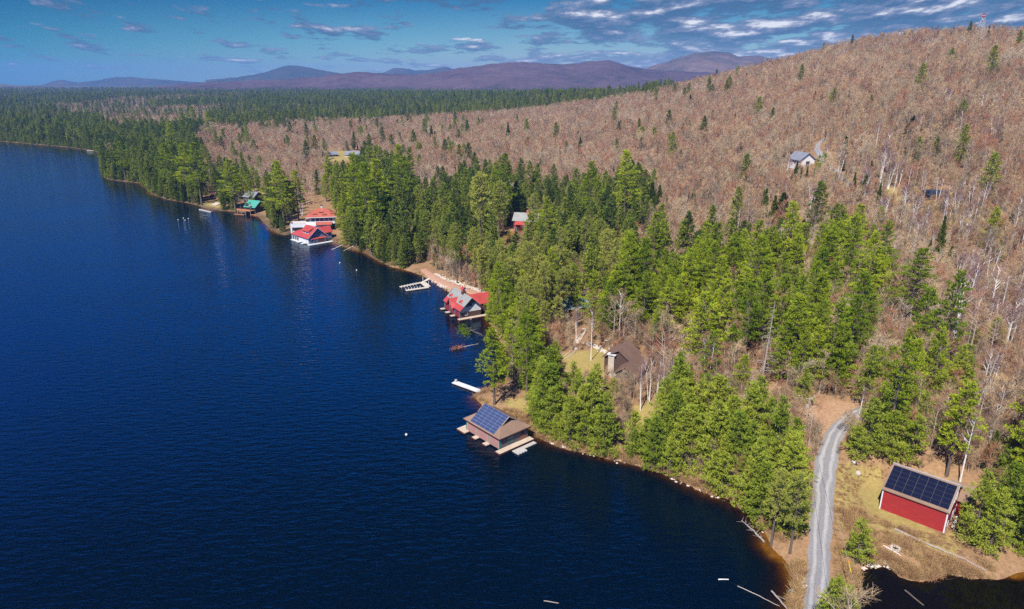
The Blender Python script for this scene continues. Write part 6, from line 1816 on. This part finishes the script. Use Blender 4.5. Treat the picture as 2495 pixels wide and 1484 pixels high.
# ------------------------------------------------------------------ dead wood
def log(name, lab, pts_px, r0, r1, mat, cat='log', lift=0.1, stubs=0, seed=1):
    rng = np.random.default_rng(seed)
    P = []
    for q in pts_px:
        z = q[2] if len(q) > 2 else None
        P.append(at(q[0], q[1], z) if z is not None else on(q[0], q[1]) + np.array([0, 0, lift]))
    o = P[0]
    r = thing(name, lab, cat, tuple(o))
    pts = [p - o for p in P]
    fine = [pts[0] + 0 * pts[0]]
    for a, b in zip(pts[:-1], pts[1:]):
        for t in np.linspace(0, 1, 5)[1:]: fine.append(a + (b - a) * t + rng.normal(size=3) * 0.04)
    m = MB(); m.tube(fine, list(np.linspace(r0, r1, len(fine))), 7); m.build('trunk', M[mat], r)
    if stubs:
        m = MB(); d = pts[-1] - pts[0]; Ln = np.linalg.norm(d)
        for t in np.linspace(0.12, 0.97, stubs):
            p = pts[0] + d * t; v = rng.normal(size=3); v -= d * (v @ d) / Ln ** 2 * 0.8; v = v / np.linalg.norm(v); v[2] = abs(v[2]) * 0.7 + 0.1
            m.tube([p, p + v * rng.uniform(0.5, 1.7)], [0.05, 0.015], 4)
        m.build('branches', M[mat], r)
    return r
log('fallen_tree', 'bleached dead tree with spiky branches lying in the cove below the causeway pines', [(1862, 1322), (1836, 1293, 0.35), (1806, 1268, 0.15)], 0.22, 0.06, 'dead', 'fallen tree', stubs=22, seed=3)
log('log', 'long peeled log lying in the grass below the red barn', [(2180, 1291), (2230, 1315), (2290, 1340), (2350, 1365), (2400, 1392)], 0.27, 0.15, 'dead', lift=0.2)
log('log', 'pale fallen birch log reaching into the pond below the barn', [(2152, 1330), (2190, 1352), (2236, 1383, 0.15)], 0.14, 0.07, 'birch', stubs=4)
log('log', 'grey log propped against the causeway bank at the bottom edge', [(1880, 1440, 0.3), (1900, 1462, 0.35), (1925, 1492, 0.5)], 0.17, 0.15, 'dead')
log('log', 'brown half-sunken log lying beside the grey log at the causeway bank', [(1895, 1452, 0.05), (1950, 1480, 0.35)], 0.12, 0.1, 'bark')
log('log', 'long thin pole lying in the shallows off the causeway', [(1797, 1428, 0.02), (1850, 1452, 0.05), (1900, 1478, 0.1)], 0.07, 0.05, 'grey_wood')
log('log', 'small pale log floating in the dark cove', [(1750, 1412, 0.03), (1775, 1412, 0.05)], 0.12, 0.08, 'birch')
log('log', 'short dark log floating near the bottom of the lake', [(1325, 1464, 0.0), (1361, 1470, 0.04)], 0.1, 0.07, 'dead')
log('log', 'bleached log lying on the sandy bank under the causeway pines', [(1812, 1216), (1850, 1214)], 0.2, 0.15, 'dead', stubs=5)
log('log', 'fallen birch trunk leaning off the bank beside the white boathouse', [(835, 597), (815, 606, 0.2), (808, 608, 0.1)], 0.22, 0.14, 'birch', stubs=3)
log('log', 'bleached fallen trunk lying across the bank between boathouse and pines', [(875, 593), (850, 606), (838, 611, 0.2)], 0.24, 0.14, 'birch', stubs=4)
log('log', 'weathered sunken log lying in the black pond by the lower bank', [(2205, 1438, 0.0), (2250, 1475, 0.1)], 0.14, 0.12, 'bark')
r = log('fallen_tree', 'fallen pine with rusty red needles lying on the lake below the green boughs', [(1165, 838, 0.8), (1125, 846, 0.5), (1100, 852, 0.2)], 0.14, 0.05, 'grey_wood', 'fallen tree', stubs=8)
rng_ = np.random.default_rng(9)
pA, pB = at(1100, 852, 0.3), at(1128, 844, 0.6)
c_ = pA + (pB - pA) * rng_.random(420)[:, None] + rng_.normal(size=(420, 3)) * np.array([0.5, 0.5, 0.45]) - at(1165, 838, 0.8)
me = quad_mesh('crown', blades(c_, rng_.normal(size=(420, 3)), np.full(420, 0.5), np.full(420, 0.14), rng_), [M['dead_needle']])
o_ = bpy.data.objects.new('crown', me); COL.objects.link(o_); o_.parent = r
r = log('leaning_tree', 'green pine leaning out from the bank over the lake with hanging branches', [(1196, 832), (1172, 815, 4.2), (1136, 800, 7.4)], 0.2, 0.05, 'dead', 'leaning tree', stubs=16, seed=8)
pA, pB = at(1120, 800, 7.2), at(1140, 812, 6.4)
c_ = pA + (pB - pA) * rng_.random(620)[:, None] + rng_.normal(size=(620, 3)) * np.array([0.8, 0.8, 1.0]) - np.array(r.location)
me = quad_mesh('crown', blades(c_, rng_.normal(size=(620, 3)) + np.array([0, 0, -0.3]), np.full(620, 0.55), np.full(620, 0.14), rng_), [M['pine']])
o_ = bpy.data.objects.new('crown', me); COL.objects.link(o_); o_.parent = r

def snag(px, py, topy, lean, lab, nb, seed):
    rng = np.random.default_rng(seed)
    p = on(px, py); lo = 5; hi = 35
    for _ in range(30):
        m_ = (lo + hi) / 2
        if project(p[0], p[1], p[2] + m_)[1] > topy: lo = m_
        else: hi = m_
    H = lo
    r = thing('dead_tree', lab, 'dead tree', tuple(p))
    def ax(t): return np.array([lean * H * t, 0.02 * H * t * t, H * t])
    m = MB(); m.tube([ax(t) for t in np.linspace(-0.03, 1, 10)], list(np.linspace(0.36, 0.05, 10)), 8); m.build('trunk', M['dead'], r)
    m = MB()
    for i in range(nb):
        t = 0.22 + 0.75 * (i + rng.random()) / nb; a = rng.random() * 2 * PI; L = (4.2 * (1.05 - t) + 0.8) * rng.uniform(0.6, 1.1)
        d = np.array([math.cos(a), math.sin(a), 0]); q = ax(t)
        pts = [q, q + d * L * 0.5 + np.array([0, 0, 0.05 * L]), q + d * L + np.array([0, 0, -0.22 * L])]
        m.tube(pts, [0.075, 0.05, 0.018], 4)
        for k in range(3):
            s = rng.uniform(0.3, 0.95); b0 = pts[0] + (pts[2] - pts[0]) * s; e = d * 0.5 + rng.normal(size=3) * 0.6; e[2] = -abs(e[2]) * 0.5
            m.tube([b0, b0 + e * L * 0.25], [0.03, 0.01], 3)
    m.build('branches', M['dead'], r)
    BUILT.append((p[0], p[1], 3.0))
snag(1851, 955, 735, 0.05, 'tall bleached dead pine with bare whorled branches among the green pines', 46, 4)
snag(2372, 1015, 860, 0.16, 'twisted grey dead tree with long bare limbs beside the big pine', 26, 5)
snag(1000 + 820, 710, 590, 0.0, 'slender dead pine with curled bare branches in front of the dark spruces', 18, 6)

# ------------------------------------------------------------------ stones, steps and other small things
def boulder(name, lab, px, py, s, seed, cat='boulder', mat='pale_stone'):
    rng = np.random.default_rng(seed)
    p = on(px, py)
    r = thing(name, lab, cat, tuple(p))
    import bmesh
    bm = bmesh.new(); bmesh.ops.create_icosphere(bm, subdivisions=2, radius=s)
    for v in bm.verts:
        v.co *= 1 + rng.normal() * 0.09; v.co.z *= 0.72; v.co.z += s * 0.3
    me = bpy.data.meshes.new('stone'); bm.to_mesh(me); bm.free(); me.materials.append(M[mat])
    o = bpy.data.objects.new('stone', me); COL.objects.link(o); o.parent = r
boulder('boulder', 'pair-sized cream boulder on the bare slope behind the brown camp', 1557, 826, 1.3, 1)
boulder('boulder', 'white boulder on the lawn by the curved rails', 1404, 851, 0.7, 2)
boulder('boulder', 'grey boulder at the edge of the birches behind the young pines', 1743, 922, 1.1, 3)
boulder('boulder', 'pale flat boulder in the grass left of the barn', 2091, 1155, 0.75, 4, mat='stone')
boulder('boulder', 'white stone beside the pines at the road shoulder', 2081, 1128, 0.6, 5)

def steps():
    a, b = on(1404, 836), on(1425, 806)
    r = thing('stone_steps', 'flight of grey stone steps climbing from the lawn to the cabin', 'stone steps', tuple(a))
    m = MB(); d = (b - a)[:2]; L = np.linalg.norm(d); d /= L
    n = 14
    for i in range(n):
        z = (b[2] - a[2] + 1.0) * (i + 1) / n
        p0, p1 = d * L * i / n, d * L * (i + 1) / n + d * 0.05
        plank(m, p0, p1, 2.0, z - 1.2, z - i * 0.0005)
    m.build('treads', M['pale_stone'], r)
    a = on(520, 500)
    r = thing('stone_steps', 'broad pale stone terrace steps on the small lawn by the dark dock', 'stone steps', tuple(a), R(-35))
    m = MB()
    for i in range(4): m.box(-3, i * 1.1, -0.5, 3, i * 1.1 + 1.08, 0.3 + 0.3 * i)
    m.build('treads', M['pale_stone'], r)
steps()
def rails():
    for i, (p, q, lab) in enumerate((((1368, 873), (1395, 847), 'pale curved boat rail on the lawn, nearer the steps'), ((1376, 876), (1406, 849), 'pale curved boat rail on the lawn, nearer the camp house'))):
        a, b = on(*p), on(*q)
        r = thing('boat_rail', lab, 'boat rail', tuple(a), 0, 'pale boat rails on the lawn')
        pts = []
        for t in np.linspace(0, 1, 9):
            w = (b - a) * t; x, y = a[0] + w[0] + 0.7 * math.sin(PI * t), a[1] + w[1]
            pts.append((x - a[0], y - a[1], hgt(x, y) + 0.15 - a[2]))
        m = MB(); m.tube(pts, [0.13] * 9, 5); m.build('rail', M['dock_wood'], r)
rails()
p = on(1934, 1441)
r = thing('culvert_pipe', 'dark culvert pipe end poking out of the causeway bank', 'pipe', tuple(p), R(8))
m = MB(); m.tube([(-1.0, 0, 0.1), (0.6, 0, 0.15)], [0.38, 0.38], 12, cap=False); m.tube([(-1.0, 0, 0.1), (0.6, 0, 0.15)], [0.33, 0.33], 12, cap=False); m.build('pipe_wall', M['teal_roof'], r)
p = on(2181, 1338)
r = thing('fire_ring', 'small round pale fire ring in the brush beside the pond', 'fire ring', tuple(p))
m = MB()
for k in range(10):
    a = 2 * PI * k / 10
    m.tube([(0.75 * math.cos(a), 0.75 * math.sin(a), 0), (0.75 * math.cos(a), 0.75 * math.sin(a), 0.4)], [0.24, 0.2], 6)
m.build('stones', M['pale_stone'], r)
m = MB(); m.tube([(0, 0, 0.02), (0, 0, 0.14)], [0.5, 0.45], 10); m.build('ash', M['dark'], r)
def stone_proto(seed):
    import bmesh
    rng = np.random.default_rng(seed); bm = bmesh.new(); bmesh.ops.create_icosphere(bm, subdivisions=1, radius=0.5)
    for v in bm.verts: v.co *= 1 + rng.normal() * 0.16; v.co.z *= 0.75
    me = bpy.data.meshes.new('stone'); bm.to_mesh(me); bm.free(); me.materials.append(M['pale_stone']); return me
for k in range(3): mass_proto('stone', stone_proto(40 + k))
def riprap():
    rng = np.random.default_rng(5); P = []
    def along(line, wid, n):
        pts = np.array([on(a, b) for a, b in line]); seg = np.r_[0, np.cumsum(np.linalg.norm(np.diff(pts[:, :2], axis=0), axis=1))]
        s = rng.random(n) * seg[-1]
        x = np.interp(s, seg, pts[:, 0]) + rng.normal(size=n) * wid; y = np.interp(s, seg, pts[:, 1]) + rng.normal(size=n) * wid
        P.extend(np.stack([x, y, np.maximum(height(x, y), -0.1)], 1))
    along([(1058, 668), (1085, 680), (1115, 690), (1150, 703), (1180, 714)], 0.9, 420)
    along([(1046, 678), (1078, 698), (1110, 714)], 0.5, 120)
    along([(1945, 1410), (1950, 1440)], 0.6, 60)
    along([(2100, 1383), (2150, 1373), (2180, 1382)], 0.4, 50)
    along([(1430, 835), (1470, 855), (1485, 862)], 0.7, 130)
    along([(1480, 830), (1530, 842)], 0.5, 60)
    along([(1320, 1070), (1400, 1100), (1500, 1122), (1600, 1150), (1700, 1195), (1800, 1235), (1870, 1300)], 0.4, 60)
    P = np.array(P)
    scatter('shore_stones', 'stone', P, rng.integers(0, 3, len(P)), rng.random(len(P)) * 6.28, rng.uniform(0.25, 0.95, len(P)), 'pale broken rocks banked along the path and waterline', 'rubble')
riprap()
place_key()
grow()
plant_singles()
undergrowth()

# ------------------------------------------------------------------ say which tree is which: by look, then by what it stands near
MARKS = [('solar boathouse', 1210, 1050), ('red barn', 2245, 1215), ('white house', 785, 505), ('red-roofed white boathouse', 755, 575), ('forked dock', 1010, 695), ('grey-and-red boathouse', 1125, 740),
         ('brown camp house', 1540, 890), ('brick-chimney cabin', 1410, 740), ('dark red house', 1265, 530), ('white garage', 1968, 392), ('green-roofed boathouse', 615, 500), ('road utility pole', 1965, 1000),
         ('tall bleached dead pine', 1870, 850), ('white plank dock', 1140, 945), ('fire tower', 2393, 50), ('upper lawn house', 850, 378), ('black-roofed shed', 2283, 482), ('gravel road bend', 2060, 1025),
         ('far shore dock', 228, 366), ('twisted grey dead tree', 2372, 930), ('red-needled fallen pine', 1118, 846), ('spiky fallen tree', 1838, 1290), ('white woods pole', 2298, 630), ('short pale pole', 2357, 855),
         ('white-edged dark dock', 503, 512), ('lone dark hut', 1252, 440), ('slender dead pine', 1820, 650), ('white lawn boulder', 1404, 851), ('boat rails', 1388, 862), ('black pond', 2300, 1440)]
SIDES = ['inland of', 'inland and in front of', 'in front of', 'lakeward and in front of', 'lakeward of', 'lakeward and behind', 'behind', 'inland and behind']
ORD = ['nearest', 'second', 'third', 'fourth', 'fifth', 'sixth', 'seventh', 'eighth', 'ninth', 'tenth', 'eleventh', 'twelfth', 'thirteenth', 'fourteenth', 'fifteenth', 'sixteenth', 'seventeenth', 'eighteenth', 'nineteenth', 'twentieth']
LOOK = {'white_pine': ('green layered pine', 'pine', 'green pines on the shore'), 'red_pine': ('round-topped olive pine', 'pine', 'tall olive pines on bare trunks'), 'young_pine': ('bushy young pine', 'pine', 'bushy young pines by the water'),
        'spruce': ('dark conical spruce', 'spruce', 'dark spruces among the bare woods'), 'bare_tree': ('leafless hardwood', 'bare tree', 'leafless trees at the forest edge'), 'birch_tree': ('white-barked birch', 'birch', 'white birches in the woods')}
def words(k):
    return ORD[k] if k < len(ORD) else ('%dth' % (k + 1) if (k + 1) % 10 not in (1, 2, 3) or (k + 1) % 100 in (11, 12, 13) else '%d%s' % (k + 1, {1: 'st', 2: 'nd', 3: 'rd'}[(k + 1) % 10]))
cells = {}
hs = {}
for kind, root, h, wf in PLANTED: hs.setdefault(kind, []).append(h)
hs = {k: np.percentile(v, [33, 67]) for k, v in hs.items()}
for kind, root, h, wf in PLANTED:
    p = root.location
    px, py = project(p[0], p[1], p[2] + h * 0.5)
    d = [(math.hypot(px - a, py - b), n, a, b) for n, a, b in MARKS]
    dist, n, a, b = min(d)
    s = SIDES[int(round(math.atan2(py - b, px - a) / (PI / 4))) % 8]
    size = 'short' if h < hs[kind][0] else ('tall' if h > hs[kind][1] else 'mid-sized')
    cells.setdefault((kind, size, s, n), []).append((dist, root))
for (kind, size, s, n), lst in cells.items():
    lst.sort(key=lambda q: q[0])
    for k, (dist, root) in enumerate(lst):
        w = '' if len(lst) == 1 else ', ' + ('nearest' if k == 0 else words(k) + ' nearest')
        tag(root, '%s %s %s the %s%s' % (size, LOOK[kind][0], s, n, w), LOOK[kind][1], LOOK[kind][2])
